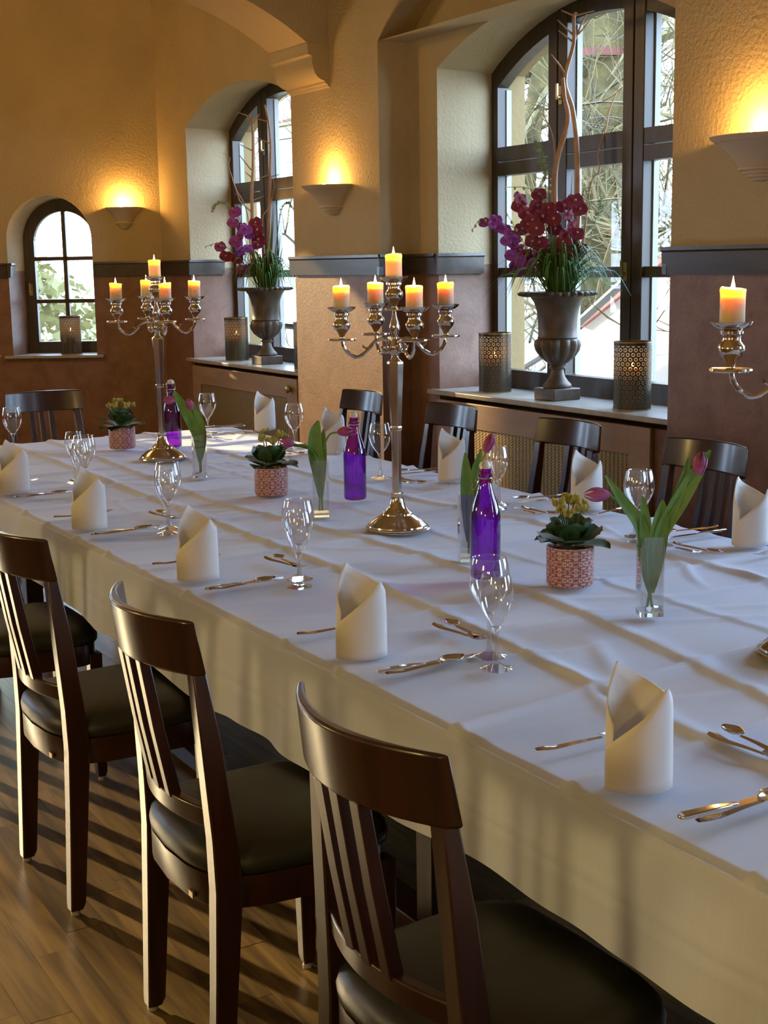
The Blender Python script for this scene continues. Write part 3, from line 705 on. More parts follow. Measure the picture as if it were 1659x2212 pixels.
def tablecloth():
    bm = B(); sx_, sy2 = .0076, .0125
    nx, ny = int(round((TX1 - TX0) / sx_)), int(round((TY1 - TY0) / sy2))
    xs = [TX0 + (TX1 - TX0) * i / nx for i in range(nx + 1)]; ys = [TY0 + (TY1 - TY0) * j / ny for j in range(ny + 1)]
    rnd = random.Random(5)
    # long folds (along the table) as polylines x(y), cross folds at y positions
    folds = [([(.1, 1.45), (1.7, 1.595), (2.45, 1.672), (3.0, 1.715), (6.5, 1.74)], .0098, .011),
             ([(.1, 1.70), (1.76, 1.84), (2.2, 1.92), (2.6, 1.975), (3.2, 2.0), (3.9, 1.93), (4.3, 1.87), (5.7, 1.92), (6.5, 1.93)], .0095, .012),
             ([(.1, 2.5), (2.4, 2.545), (3.45, 2.545), (4.05, 2.45), (6.5, 2.40)], .0090, .012),
             ([(.1, 2.19), (6.5, 2.21)], .004, .010)]
    cross = [(y_, a_, .009) for y_, a_ in ((1.68, .0055), (2.0, .007), (2.42, .004), (2.66, .006), (3.2, .007), (3.5, .004), (3.78, .0065), (4.05, .006), (4.35, .005), (4.6, .007), (4.95, .005), (5.2, .004), (5.4, .007), (5.75, .006), (6.1, .006), (.9, .006), (1.3, .005))]
    wr = [(rnd.uniform(TX0, TX1), rnd.uniform(TY0, TY1), rnd.uniform(-.35, .35) + PI / 2 * (rnd.random() < .2), rnd.uniform(.12, .38), rnd.uniform(.012, .028), rnd.uniform(.002, .006)) for _ in range(170)]
    H = [[0.0] * (ny + 1) for _ in range(nx + 1)]
    def lerp(pl, y):
        for (a, xa), (b, xb) in zip(pl, pl[1:]):
            if y <= b: return xa + (xb - xa) * (y - a) / (b - a)
        return pl[-1][1]
    for i, x in enumerate(xs):
        for j, y in enumerate(ys):
            h = 0
            for pl, a, s in folds:
                d = x - lerp(pl, y)
                h += a * (math.exp(-(d / s) ** 2) if d < 0 else math.exp(-(d / (s * 3.2)) ** 2))
            for yc, a, s in cross:
                d = y - yc - .02 * math.sin(x * 3 + yc) - .06 * (x - 2); h += a * 1.5 * (math.exp(-(d / s) ** 2) if d > 0 else math.exp(-(d / (s * 2.6)) ** 2))
            h += .0012 * math.sin(7 * x + 3 * math.sin(4 * y)) * math.sin(9 * y + 2 * x)
            H[i][j] = h
    for wx, wy, an, L, s, a in wr:
        ca, sa = math.cos(an), math.sin(an)
        i0, i1 = max(0, int((wx - L * 1.3 - TX0) / sx_)), min(nx, int((wx + L * 1.3 - TX0) / sx_)); j0, j1 = max(0, int((wy - L * 1.3 - TY0) / sy2)), min(ny, int((wy + L * 1.3 - TY0) / sy2))
        for i in range(i0, i1 + 1):
            for j in range(j0, j1 + 1):
                dx, dy = xs[i] - wx, ys[j] - wy; u = dx * ca + dy * sa; v = -dx * sa + dy * ca + .04 * math.sin(u * 8)
                H[i][j] += a * math.exp(-(u / L) ** 4 * 2) * math.exp(-(v / s) ** 2)
    V = [[bm.verts.new((x, y, TZ - .0125 + min(.014, H[i][j]) * .95 - (.006 if i in (0, nx) or j in (0, ny) else 0))) for j, y in enumerate(ys)] for i, x in enumerate(xs)]
    for i in range(nx):
        for j in range(ny): bm.faces.new((V[i][j], V[i + 1][j], V[i + 1][j + 1], V[i][j + 1]))
    # drape: follow the rim, fall to the hem with soft folds
    rim = [(V[0][j], (-1, 0), ys[j]) for j in range(ny, -1, -1)] + [(V[i][0], (0, -1), xs[i]) for i in range(1, nx + 1)] + [(V[nx][j], (1, 0), ys[j]) for j in range(1, ny + 1)] + [(V[i][ny], (0, 1), xs[i]) for i in range(nx - 1, 0, -1)]
    rim = [r for q, r in enumerate(rim)]
    N = len(rim); arc = [0.0]
    for q in range(1, N): arc.append(arc[-1] + (rim[q][0].co - rim[q - 1][0].co).length)
    per = arc[-1] + .02; rows = [[r[0] for r in rim]]
    fl = [(rnd.uniform(0, per), rnd.uniform(.045, .14), rnd.uniform(-.012, .024)) for _ in range(110)]
    K = 22
    for k in range(1, K + 1):
        t = k / K; row = []
        for q, (v, d, s) in enumerate(rim):
            nxt, prv = rim[(q + 1) % N][1], rim[q - 1][1]
            dx, dy = d
            if (dx, dy) != nxt: dx, dy = dx + nxt[0], dy + nxt[1]
            elif (dx, dy) != prv: dx, dy = dx + prv[0], dy + prv[1]
            w_ = arc[q]; drop = .226 + .014 * math.sin(w_ * 2.2) + .008 * math.sin(w_ * 7.6 + 1)
            b = .004 + .008 * min(1, t * 6) ** .5 + .014 * t
            f = 0
            for c, wd, a in fl:
                dd = abs(w_ - c + .06 * t)
                if dd < wd * 3: f += a * math.exp(-(dd / wd) ** 2)
            b += f * (t ** .8)
            b += .0042 * (math.exp(-((t - .56) / .022) ** 2) + math.exp(-((t - .70) / .022) ** 2))
            b = max(b, .006)
            row.append(bm.verts.new((v.co.x + dx * b, v.co.y + dy * b, TZ - .008 - drop * t)))
        rows.append(row)
    for a, b in zip(rows, rows[1:]):
        for q in range(N): bm.faces.new((a[q], a[(q + 1) % N], b[(q + 1) % N], b[q]))
    return obj('tablecloth', bm, M['cloth'], angle=48)
tag(tablecloth(), 'long creased white tablecloth covering the whole banquet table and hanging over its edge', 'tablecloth')

# ------------------------------------------------------------------ chairs
def chair_proto():
    t = thing('dining_chair', 'chair', 'chair', (0, 0, 0), 0, None)
    mh = M['mahogany']
    for s in (-1, 1):
        bm = B()
        secs = [(-.172, .186, .012, .015, .015), (-.168, .186, .03, .019, .018), (-.155, .188, .25, .023, .019), (-.145, .188, .42, .027, .020), (-.150, .186, .52, .024, .019), (-.164, .176, .70, .020, .018), (-.179, .166, .842, .0125, .017)]
        P = [Vector((x, s * y, z)) for x, y, z, a, b in secs]
        rect_sweep(bm, [(x, s * y, z, a, b) for x, y, z, a, b in secs]); g = obj('back_leg', bm, mh, t, bevel=.003, angle=60)
        bm = B(); lathe(bm, [(.011, 0), (.012, .004), (.009, .014)], 10, (-.172, s * .188, 0)); obj('glide', bm, M['rubber'], g)
        bm = B(); rect_sweep(bm, [(.19, s * .183, .012, .012, .012), (.19, s * .184, .03, .0155, .0155), (.186, s * .185, .405, .020, .020)]); g = obj('front_leg', bm, mh, t, bevel=.003)
        bm = B(); lathe(bm, [(.011, 0), (.012, .004), (.009, .014)], 10, (.19, s * .183, 0)); obj('glide', bm, M['rubber'], g)
    def bow(y, hw, x_end, sag): return x_end - sag * (1 - (y / hw) ** 2)
    bm = B(); n = 18; rr = []
    for i in range(n + 1):
        y = -.200 + .400 * i / n; x0 = bow(y, .2, -.182, .058)
        a = math.atan2(-2 * .058 * y / .04, 1); nx, ny = math.cos(a), math.sin(a)
        sec = [(-.012, .833), (.013, .833), (-.006, .936), (-.027, .936)]
        rr.append([(x0 + u * nx, y - u * ny, z) for u, z in sec])
    rings(bm, rr); obj('top_rail', bm, mh, t, bevel=.006, seg=3, angle=50)
    bm = B(); rr = []
    for i in range(n + 1):
        y = -.180 + .360 * i / n; x0 = bow(y, .18, -.150, .040)
        rr.append([(x0 + u, y, z) for u, z in ((-.011, .532), (.011, .532), (.008, .572), (-.014, .572))])
    rings(bm, rr); obj('cross_rail', bm, mh, t, bevel=.004)
    for y in (-.050, 0.0, .050):
        bm = B(); xa, xb = bow(y, .18, -.150, .040), bow(y, .2, -.182, .058)
        rect_sweep(bm, [(xa - .002, y, .565, .012, .013), ((xa + xb) / 2 - .004, y, .70, .011, .013), (xb - .002, y, .838, .010, .013)]); obj('slat', bm, mh, t, bevel=.002)
    def outline(sc, k=40, dx=0.0):
        o = []
        for i in range(k):
            a = 2 * PI * i / k; ca, sa = math.cos(a), math.sin(a); e = .42
            x = math.copysign(abs(ca) ** e, ca); y = math.copysign(abs(sa) ** e, sa)
            wdt = .218 + .012 * x
            px = .025 + x * .190; 
            if x < 0: px -= .030 * (1 - y * y)
            o.append((px * sc + .025 * (1 - sc) + dx, y * wdt * sc))
        return o
    bm = B(); rr = []
    for sc, z in ((.97, .438), (1.0, .446), (1.005, .458), (.985, .474), (.93, .487), (.80, .496), (.55, .502), (.25, .504)):
        rr.append([(x, y, z) for x, y in outline(sc)])
    rings(bm, rr); obj('seat_cushion', bm, M['leather'], t, angle=80)
    bm = B(); rings(bm, [[(x, y, z) for x, y in outline(sc, dx=-.004)] for sc, z in ((.965, .375), (.975, .379), (.975, .438))]); ap = obj('apron', bm, mh, t, angle=50)
    bm = B(); box(bm, -.1862, -.182, -.120, -.100, .380, .392); pl = obj('maker_plate', bm, M['brass'], ap, smooth=False)
    return t
chair = chair_proto()
ordn = ['first', 'second', 'third', 'fourth', 'fifth', 'sixth']
aisle = [(1.10, 1.61, 'dark slatted-back chair on the aisle side, its back filling the near end of the row'),
         (1.10, 2.41, 'dark slatted-back chair on the aisle side, second from the near end of the row'),
         (1.10, 3.31, 'dark slatted-back chair on the aisle side, third from the near end of the row'),
         (1.10, 4.14, 'dark chair on the aisle side whose green seat shows behind the third chair'),
         (1.10, 4.97, 'dark chair on the aisle side, last of its row toward the end wall')]
for i, (x, y, lab) in enumerate(aisle):
    if i == 0: chair.location = (x, y, 0); chair.rotation_euler = (0, 0, R(1.0)); chair['label'] = lab; chair['group'] = 'chairs along the aisle side'
    else: dup(chair, (x, y, 0), R((0, -1.5, 1.5, 0, 1)[i]), lab, 'chairs along the aisle side')
winside = [(3.11, 3.48, 'dark wooden chair between the tulip vase and the dark pier, window side'),
           (3.13, 4.26, 'dark wooden chair in front of the gold cane grille, window side'),
           (3.12, 5.07, 'dark wooden chair below the pierced lantern and grille edge, window side'),
           (3.14, 5.90, 'small dark chair back in front of the sunlit pale pier, window side')]
for x, y, lab in winside: dup(chair, (x, y, 0), R(180 + random.uniform(-1, 1)), lab, 'chairs along the window side')
dup(chair, (2.07, 6.76, 0), R(-90), 'dark chair alone at the head of the table under the small arched window')

# ------------------------------------------------------------------ napkins
def napkin_bm(k=0):
    bm = B(); n = 60; rr = []
    pts = [(0, .100), (35, .135), (60, .168), (76, .190), (82, .189), (110, .172), (140, .158), (190, .135), (220, .136), (243, .157), (250, .158), (262, .150), (300, .118), (340, .088), (372, .064)]
    def hgt(d):       # degrees travelled along the wrap, starting inside at the front
        for (a, x), (b, y) in zip(pts, pts[1:]):
            if d <= b: return x + (y - x) * (d - a) / (b - a)
        return pts[-1][1]
    for i in range(n + 1):
        d = 372 * i / n; a = R(-150 - d)             # clockwise seen from above; the camera-side front is -90 deg
        h = hgt(d); col = []
        grow = .90 + .08 * min(1, d / 200) + .05 * max(0, (d - 250) / 122)
        for j in range(9):
            t = j / 8; z = h * t
            lean = 1 - .05 * (z / .16) ** 2 - .10 * max(0, z - .13) / .06
            r1, r2 = .0535 * grow * lean, .043 * grow * lean
            col.append((r1 * math.cos(a) + (.006 * max(0, z - .10) / .09 * math.copysign(1, math.cos(a)) if False else 0), r2 * math.sin(a), z))
        rr.append(col)
    grid(bm, rr); return bm
napk = []
for k in range(3):
    o = obj('napkin', napkin_bm(k), M['napkin'], angle=70); md = o.modifiers.new('thick', 'SOLIDIFY'); md.thickness = .0022; md.offset = 0
    napk.append(o)
NEAR_Y = [4.927, 4.105, 3.252, 2.403, 1.548]
FAR_P = [(2.90, 6.10), (2.80, 5.217), (2.778, 4.256), (2.790, 3.482), (2.800, 2.770)]
near_where = ['cut by the picture edge beside the far stemmed glasses', 'second of the aisle row, between two glass pairs',
              'on the aisle side in line with the second chair back', 'on the aisle side above the big near chair back', 'largest one, alone beside the fork at the near table edge']
far_where = ['behind the stemmed glass at the far corner', 'half hidden behind the purple bottle', 'in front of the chair by the candelabrum, window side', 'behind the drooping tulip and potted plant', 'in front of the last window-side chair by the dark pier']
used = [False] * 3
def place(protos, used, k, loc, rz, label, group):
    o = protos[k]
    if not used[k]: used[k] = True
    else: o = o.copy(); C.objects.link(o)
    o.location = loc; o.rotation_euler = (0, 0, rz); return tag(o, label, 'napkin', group)
FACE = R(-30.8)       # the folded front looks along this heading
for i, y in enumerate(NEAR_Y): place(napk, used, i % 3, (1.345, y, TZ), FACE + R((6, -4, -2, 5, 2)[i]), 'upright folded white napkin ' + near_where[i], 'napkins along the table')
for i, (x, y) in enumerate(FAR_P): place(napk, used, i % 3, (x, y, TZ), FACE + R((14, 10, 16, 10, 14)[i]), 'upright folded white napkin ' + far_where[i], 'napkins along the table')

# ------------------------------------------------------------------ glasses
def wine_glass(kind, H, rb, rim, rf):
    t = thing('wine_glass', 'g', 'glass')
    zs = H * .43
    bm = B(); lathe(bm, [(.0005, .0), (rf, .0), (rf, .0016), (rf * .6, .005), (rf * .25, .012), (.0065, .024), (.0042, zs * .5), (.0048, zs - .012), (.008, zs - .002), (.010, zs + .003), (.0005, zs + .005)], 24); obj('stem', bm, M['glass_stem'], t)
    bm = B(); pr = []
    for i in range(15):
        s = i / 14; r = rb * math.sin(min(1, s * 1.55 + .04) * PI / 2) ** .8 if s < .62 else rb + (rim - rb) * ((s - .62) / .38) ** 1.6
        pr.append((max(.0008, r), zs + .001 + (H - zs) * s))
    lathe(bm, pr + [(rim - .0009, H + .0006), (rim - .0014, H - .002)], 32, cap=False); obj('bowl', bm, M['glass'], t)
    return t
g_small = wine_glass('s', .190, .0345, .0275, .032); g_big = wine_glass('b', .205, .042, .034, .0345)
first_g = {'s': True, 'b': True}
def put_glass(k, x, y, label):
    p = g_small if k == 's' else g_big
    if first_g[k]:
        first_g[k] = False; p.location = (x, y, TZ); p['label'] = label; p['group'] = 'wine glasses on the table'; return
    dup(p, (x, y, TZ), random.uniform(0, 6), label, 'wine glasses on the table')
gn = ['by the napkin cut off at the table edge', 'behind the second aisle-side napkin', 'behind the third aisle-side napkin', 'standing clear on the cloth between two aisle-side napkins', 'in front of the second purple bottle']
for i, (sx_, sy_, bx, by) in enumerate([(1.517, 4.70, 1.556, 4.77), (1.507, 3.868, 1.540, 3.935), (1.517, 3.02, 1.556, 3.095), (1.517, 2.168, 1.556, 2.248)]):
    put_glass('s', sx_, sy_, 'smaller empty wine glass of the pair ' + gn[i + 1]); put_glass('b', bx, by, 'larger empty wine glass of the pair ' + gn[i + 1])
put_glass('s', 1.60, 5.02, 'smaller empty wine glass of the pair ' + gn[0]); put_glass('b', 1.63, 5.95, 'empty wine glass cut off at the picture edge near the head chair')
for lab, a, b in (('beside the glass tulip vase in the sun patch', (2.557, 5.995), None), ('in front of the napkin behind the middle potted plant', (2.66, 5.30), None),
                  ('beside the tall candelabrum post', (2.577, 4.432), None), ('behind the second purple bottle', (2.547, 3.639), (2.60, 3.70)), ('behind the long tulip leaves', (2.574, 2.973), (2.612, 3.035))):
    put_glass('b', a[0], a[1], 'empty wine glass ' + lab + ', window side')
    if b: put_glass('s', b[0], b[1], 'smaller empty wine glass tucked ' + lab + ', window side')

# ------------------------------------------------------------------ cutlery
def handle(bm, L, w0=.0045, w1=.0115, z=.004):
    rr = []
    for i in range(9):
        s = i / 8; x = L * (1 - s); wd = w0 + (w1 - w0) * s ** 1.3; th = .0022 + .0016 * s
        if i == 8: wd *= .55
        zz = z + .010 * math.exp(-((1 - s) * 5) ** 2) * .6 + .002 * math.sin(s * PI)
        rr.append([(x, -wd, zz), (x, 0, zz + th), (x, wd, zz), (x, 0, zz - th * .6)])
    rings(bm, rr)
def spoon(L):
    t = thing('spoon', 's', 'spoon'); bm = B(); handle(bm, L * .70); obj('handle', bm, M['steel'], t)
    bm = B(); rr = []; bl, bw = L * .32, L * .105
    for i in range(9):
        s = i / 8; x = L * .68 + bl * s; wd = bw * max(.12, math.sin(PI * (s * .92 + .06)) ** .7)
        rr.append([(x, wd * u, .009 - .0075 * (1 - u * u) * math.sin(PI * min(1, s * .9 + .07))) for u in (-1, -.75, -.4, 0, .4, .75, 1)])
    grid(bm, rr); o = obj('bowl', bm, M['steel'], t, angle=80); md = o.modifiers.new('t', 'SOLIDIFY'); md.thickness = .0012
    return t
def fork(L):
    t = thing('fork', 'f', 'fork'); bm = B(); handle(bm, L * .68); obj('handle', bm, M['steel'], t)
    bm = B()
    rings(bm, [[(x, -wd, z), (x, wd, z), (x, wd, z + .0016), (x, -wd, z + .0016)] for x, wd, z in ((L * .66, .004, .009), (L * .72, .009, .006), (L * .80, .0115, .004))])
    for q in (-1, -.333, .333, 1):
        y = q * .0098
        rings(bm, [[(x, y - wd, z), (x, y + wd, z), (x, y + wd, z + .0015), (x, y - wd, z + .0015)] for x, wd, z in ((L * .795, .0016, .004), (L * .9, .0015, .005), (L, .0008, .009))])
    obj('prongs', bm, M['steel'], t); return t
def knife(L):
    t = thing('knife', 'k', 'knife'); bm = B(); rings(bm, [[(x, -a, .002), (x, a, .002), (x, a, .002 + h), (x, -a, .002 + h)] for x, a, h in ((0, .005, .005), (.008, .009, .007), (L * .3, .007, .007), (L * .47, .0045, .005))]); obj('handle', bm, M['steel'], t, bevel=.0015)
    bm = B(); rings(bm, [[(x, y0, .003), (x, y1, .0035), (x, y1, .005), (x, y0, .0045)] for x, y0, y1 in ((L * .46, -.004, .004), (L * .56, -.010, .008), (L * .82, -.010, .008), (L * .95, -.005, .008), (L, .005, .0075))]); obj('blade', bm, M['steel'], t)
    return t
protos = {'soup_spoon': spoon(.20), 'dessert_spoon': spoon(.165), 'fork': fork(.20), 'dessert_fork': fork(.165), 'knife': knife(.225)}
seen = set()
def put(kind, x, y, deg, label):
    p = protos[kind]
    if kind not in seen: seen.add(kind); o = p
    else: o = dup(p)
    o.location = (x, y, TZ + .003); o.rotation_euler = (0, 0, R(deg)); o['label'] = label; o['group'] = 'cutlery laid at the places'
nw = ['the cut-off napkin', 'the second aisle napkin', 'the third aisle napkin', 'the fourth aisle napkin', 'the largest aisle napkin']
for i, y in enumerate(NEAR_Y):
    jx = random.uniform(-.006, .006); a = random.uniform(-3, 3)
    put('fork', 1.290 + jx, y + .178, a + 4, 'silver dinner fork lying beside ' + nw[i] + ', handle to the table edge')
    put('knife', 1.300 + jx, y - .145, a - 1, 'silver knife lying beside ' + nw[i] + ', next to a soup spoon')
    put('soup_spoon', 1.300 - jx, y - .178, a + 9, 'silver soup spoon lying on the cloth by ' + nw[i])
    put('dessert_spoon', 1.606 + jx, y - .055, 85 + a, 'small silver spoon lying crosswise above ' + nw[i])
    put('dessert_fork', 1.575 + jx, y + .085, -79 + a, 'small silver fork lying crosswise above ' + nw[i])
fw = ['the far-corner napkin', 'the napkin behind the bottle', 'the napkin by the candelabrum', 'the napkin behind the drooping tulip', 'the napkin by the dark pier']
for i, (x, y) in enumerate(FAR_P):
    a = random.uniform(-3, 3); y2 = y
    put('knife', 2.872, y2 + .165, 176 + a, 'silver knife lying beside ' + fw[i] + ', next to a soup spoon')
    put('soup_spoon', 2.872, y2 + .200, 164 + a, 'silver soup spoon lying on the cloth by ' + fw[i])
    put('fork', 2.868, y2 - .10, 192 + a, 'silver dinner fork lying beside ' + fw[i] + ', handle to the table edge')
    put('dessert_fork', 2.572, y2 - .055, 84 + a, 'small silver fork lying crosswise above ' + fw[i])
    put('dessert_spoon', 2.602, y2 + .09, -84 + a, 'small silver spoon lying crosswise above ' + fw[i])

# ------------------------------------------------------------------ candelabra and candles
def candle(loc, label, lean=0.0, power=.34):
    t = thing('candle', label, 'candle', loc, random.uniform(0, 6), 'lit candles in the candelabra')
    H = random.uniform(.066, .074); r = .0245
    bm = B(); n = 20; rr = []
    for z, q in ((0, .98), (.004, 1.0), (H * .5, .99), (H - .010, 1.0), (H - .004, 1.04)):
        rr.append([(r * q * math.cos(2 * PI * i / n), r * q * math.sin(2 * PI * i / n), z) for i in range(n)])
    wob = [H + .004 * math.sin(2 * PI * i / n + 1) * (.4 + .6 * random.random()) for i in range(n)]
    rr.append([(r * .97 * math.cos(2 * PI * i / n), r * .97 * math.sin(2 * PI * i / n), wob[i]) for i in range(n)])
    rr.append([(r * .86 * math.cos(2 * PI * i / n), r * .86 * math.sin(2 * PI * i / n), wob[i] - .002) for i in range(n)])
    rr.append([(r * .78 * math.cos(2 * PI * i / n), r * .78 * math.sin(2 * PI * i / n), H - .016) for i in range(n)])
    rings(bm, rr); wx = obj('wax', bm, M['wax'], t, angle=60)
    bm = B(); tube(bm, [(0, 0, H - .018), (.0005, 0, H - .004)], .0009, 5); obj('wick', bm, M['wick'], t)
    bm = B(); lathe(bm, [(.0004, 0), (.0028, .003), (.0042, .008), (.0038, .014), (.002, .022), (.0003, .032)], 10, (0, 0, H - .009)); obj('flame', bm, M['flame'], t)
    l = lamp('candle_light', 'POINT', (0, 0, H + .001), power, (1.0, 0.48, 0.14), shadow_soft_size=.004); l.parent = t
    return t
def candelabrum(loc, rz, label, which, arms=(0, 1, 2, 3), tilt=0.0):
    t = thing('candelabrum', label, 'candelabrum', loc, 0, None); t.rotation_euler = (tilt, 0, 0)
    sv = M['silver']
    bm = B(); lathe(bm, [(.004, .0), (.098, .0), (.099, .003), (.095, .006), (.095, .009), (.091, .011), (.090, .015), (.086, .017), (.072, .029), (.055, .041), (.047, .046), (.046, .050), (.034, .058), (.024, .074), (.019, .092), (.0175, .106), (.019, .110), (.0005, .111)], 40); obj('base', bm, sv, t, angle=30)
    bm = B()
    lathe(bm, [(.0135, .108), (.0165, .300), (.019, .302), (.019, .309), (.0170, .311), (.0255, .497), (.0235, .505), (.0005, .506)], 6, a0=.3); obj('column', bm, sv, t, smooth=False, bevel=.0015)
    bm = B(); lathe(bm, [(.020, .505), (.012, .512), (.010, .520), (.018, .532), (.023, .545), (.018, .560), (.009, .568), (.007, .574), (.013, .590), (.0165, .603), (.012, .620), (.007, .636), (.005, .655), (.0005, .656)], 24); obj('baluster', bm, sv, t)
    def socket(parent, c):
        bm = B()
        lathe(bm, [(.0005, .0), (.040, .002), (.0425, .005), (.0415, .0085), (.036, .0075), (.012, .0065), (.008, .010), (.0075, .015), (.012, .024), (.022, .036), (.0265, .046), (.0255, .054), (.019, .061), (.0175, .066), (.0185, .073), (.023, .076), (.023, .081), (.019, .083), (.030, .087), (.039, .094), (.042, .0985), (.0405, .0990), (.026, .0905), (.0005, .0895)], 28, c)
        return obj('candle_cup', bm, sv, parent)
    s0 = socket(t, (0, 0, .652)); tops = [(0, 0, .652 + .0905)]
    for k in range(4):
        a = rz + k * PI / 2; ca, sa = math.cos(a), math.sin(a); rad = .163
        prof = [(.012, .540), (.030, .532), (.034, .546), (.022, .556), (.020, .566), (.040, .571), (.065, .562), (.090, .535), (.118, .521), (.143, .532), (.158, .552), (.163, .575)]
        if k not in arms: continue
        bm = B(); pts = curve([(r * ca, r * sa, z) for r, z in prof], 4); tube(bm, pts, [.0048 + .0012 * math.sin(i * .9) ** 2 for i in range(len(pts))], 8)
        for cr, cz in ((.030, .540), (.088, .545)):
            tube(bm, [(cr * ca, cr * sa, cz), ((cr + .010) * ca, (cr + .010) * sa, cz + .004), ((cr + .013) * ca, (cr + .013) * sa, cz + .012)], [.004, .0035, .0015], 6)
        g = obj('arm', bm, sv, t); c = (rad * ca, rad * sa, .568 + (0.004 if k == 1 else 0)); socket(g, c); tops.append((c[0], c[1], c[2] + .0905))
    for i, p in enumerate(tops):
        q = (loc[0] + p[0], loc[1] + p[1], loc[2] + p[2])
        candle(q, which[i])
    return t
# arm 0 points along the picture's right for the middle one: heading from the table axis
candelabrum((2.112, 5.44, TZ), R(-21 + 13), 'tall five-armed silver candelabrum nearest the end wall, by the small potted plant', ['lit candle on top of the far candelabrum', 'lit candle on the far candelabrum arm next to the window recess', 'lit candle on the far candelabrum arm, half hidden behind its centre', 'lit candle on the far candelabrum arm above the small arched window side', 'lit candle on the far candelabrum arm facing the aisle, in front of its centre'])
candelabrum((2.112, 3.535, TZ), R(-30.5 + 20), 'tall five-armed silver candelabrum in the middle of the table by a purple bottle', ['lit candle on top of the middle candelabrum', 'lit candle on the middle candelabrum arm before the pink window recess', 'lit candle on the middle candelabrum arm behind its centre post', 'lit candle on the middle candelabrum arm before the pale pier', 'lit candle on the middle candelabrum arm in front of its centre post'])
candelabrum((2.095, 1.91, TZ), R(-47.5 + 12), 'five-armed silver candelabrum mostly cut off by the picture edge near the dark pier', ['lit candle on top of the cut-off candelabrum', 'lit candle on an outer arm of the cut-off candelabrum', 'lit candle on a far arm of the cut-off candelabrum', 'single lit candle in front of the dark pier, on the cut-off candelabrum', 'lit candle on a near arm of the cut-off candelabrum'])

# ------------------------------------------------------------------ purple swing-top bottles
def bottle(loc, label, rz):
    t = thing('swing_top_bottle', label, 'bottle', loc, rz, 'purple swing-top bottles')
    outer = [(.0005, .004), (.030, .003), (.0365, .006), (.0385, .014), (.0385, .155), (.037, .172), (.031, .195), (.023, .217), (.0175, .236), (.0155, .250), (.0155, .258), (.0175, .260), (.0175, .268), (.0150, .270), (.0145, .282)]
    bm = B(); lathe(bm, outer, 36, cap=False); obj('body', bm, M['violet_glass'], t)
    bm = B(); lathe(bm, [(.0135, .281), (.0145, .284), (.0145, .291), (.011, .298), (.004, .301), (.0005, .3015)], 18); obj('stopper', bm, M['ceramic_cap'], t)
    bm = B()
    for s in (-1, 1):
        tube(bm, curve([(.0, s * .018, .258), (.006, s * .0195, .268), (.004, s * .0185, .282), (0, s * .012, .296), (0, s * .003, .2985)], 3), .0011, 5)
        tube(bm, curve([(0, s * .018, .262), (.022, s * .019, .250), (.030, s * .014, .232), (.031, 0, .226)], 3), .0011, 5)
    lathe(bm, [(.0178, .257), (.0188, .2585), (.0178, .260)], 20, cap=False); obj('wire_bail', bm, M['steel'], t)
    return t
b0 = bottle((1.951, 2.835, TZ), 'purple swing-top bottle behind the front pair of wine glasses', 2.2)
dup(b0, (2.263, 4.064, TZ), 4.0, 'purple swing-top bottle beside the middle candelabrum'); dup(b0, (2.288, 5.760, TZ), 4.3, 'purple swing-top bottle partly behind the far candelabrum column')

# ------------------------------------------------------------------ tulips in square vases
def vase(loc, label):
    t = thing('glass_vase', label, 'vase', loc, R(-27), 'square glass vases with tulips'); hw, H = .0265, .183
    def sq(h, z, r=.004):
        o = []
        for cx, cy2, a0 in ((1, 1, 0), (-1, 1, 1), (-1, -1, 2), (1, -1, 3)):
            for k in range(3):
                a = (a0 + k / 2) * PI / 2; o.append((cx * (h - r) + r * math.cos(a), cy2 * (h - r) + r * math.sin(a), z))
        return o
    bm = B(); rings(bm, [sq(hw, .001), sq(hw, H), sq(hw - .0028, H), sq(hw - .0028, .014)], cap=False); bm.faces.new([bm.verts.new(p) for p in sq(hw - .0028, .014)]); obj('body', bm, M['vase_glass'], t, smooth=False)
    bm = B(); rings(bm, [sq(hw - .0005, .001), sq(hw - .0005, .013)]); obj('thick_foot', bm, M['solid_glass'], t, smooth=False)
    bm = B(); rings(bm, [sq(hw - .0035, .015), sq(hw - .0035, .115)]); obj('water', bm, M['water'], t, smooth=False)
    return t
def leaf_bm(pts, wid, fold=.35, nrm=None):
    P = curve(pts, 4); n = len(P) - 1; bm = B(); rr = []
    for i, p in enumerate(P):
        s = i / n; tg = (P[min(i + 1, n)] - P[max(i - 1, 0)]).normalized()
        up = Vector(nrm) if nrm else Vector((0, 0, 1)); sd = tg.cross(up)
        sd = sd.normalized() if sd.length > .05 else Vector((1, 0, 0)); nn = sd.cross(tg)
        wd = wid * max(.03, math.sin(PI * (s * .90 + .07)) ** .8)
        rr.append([p + sd * wd * u + nn * wd * fold * abs(u) ** 1.5 for u in (-1, -.5, 0, .5, 1)])
    grid(bm, rr); return bm
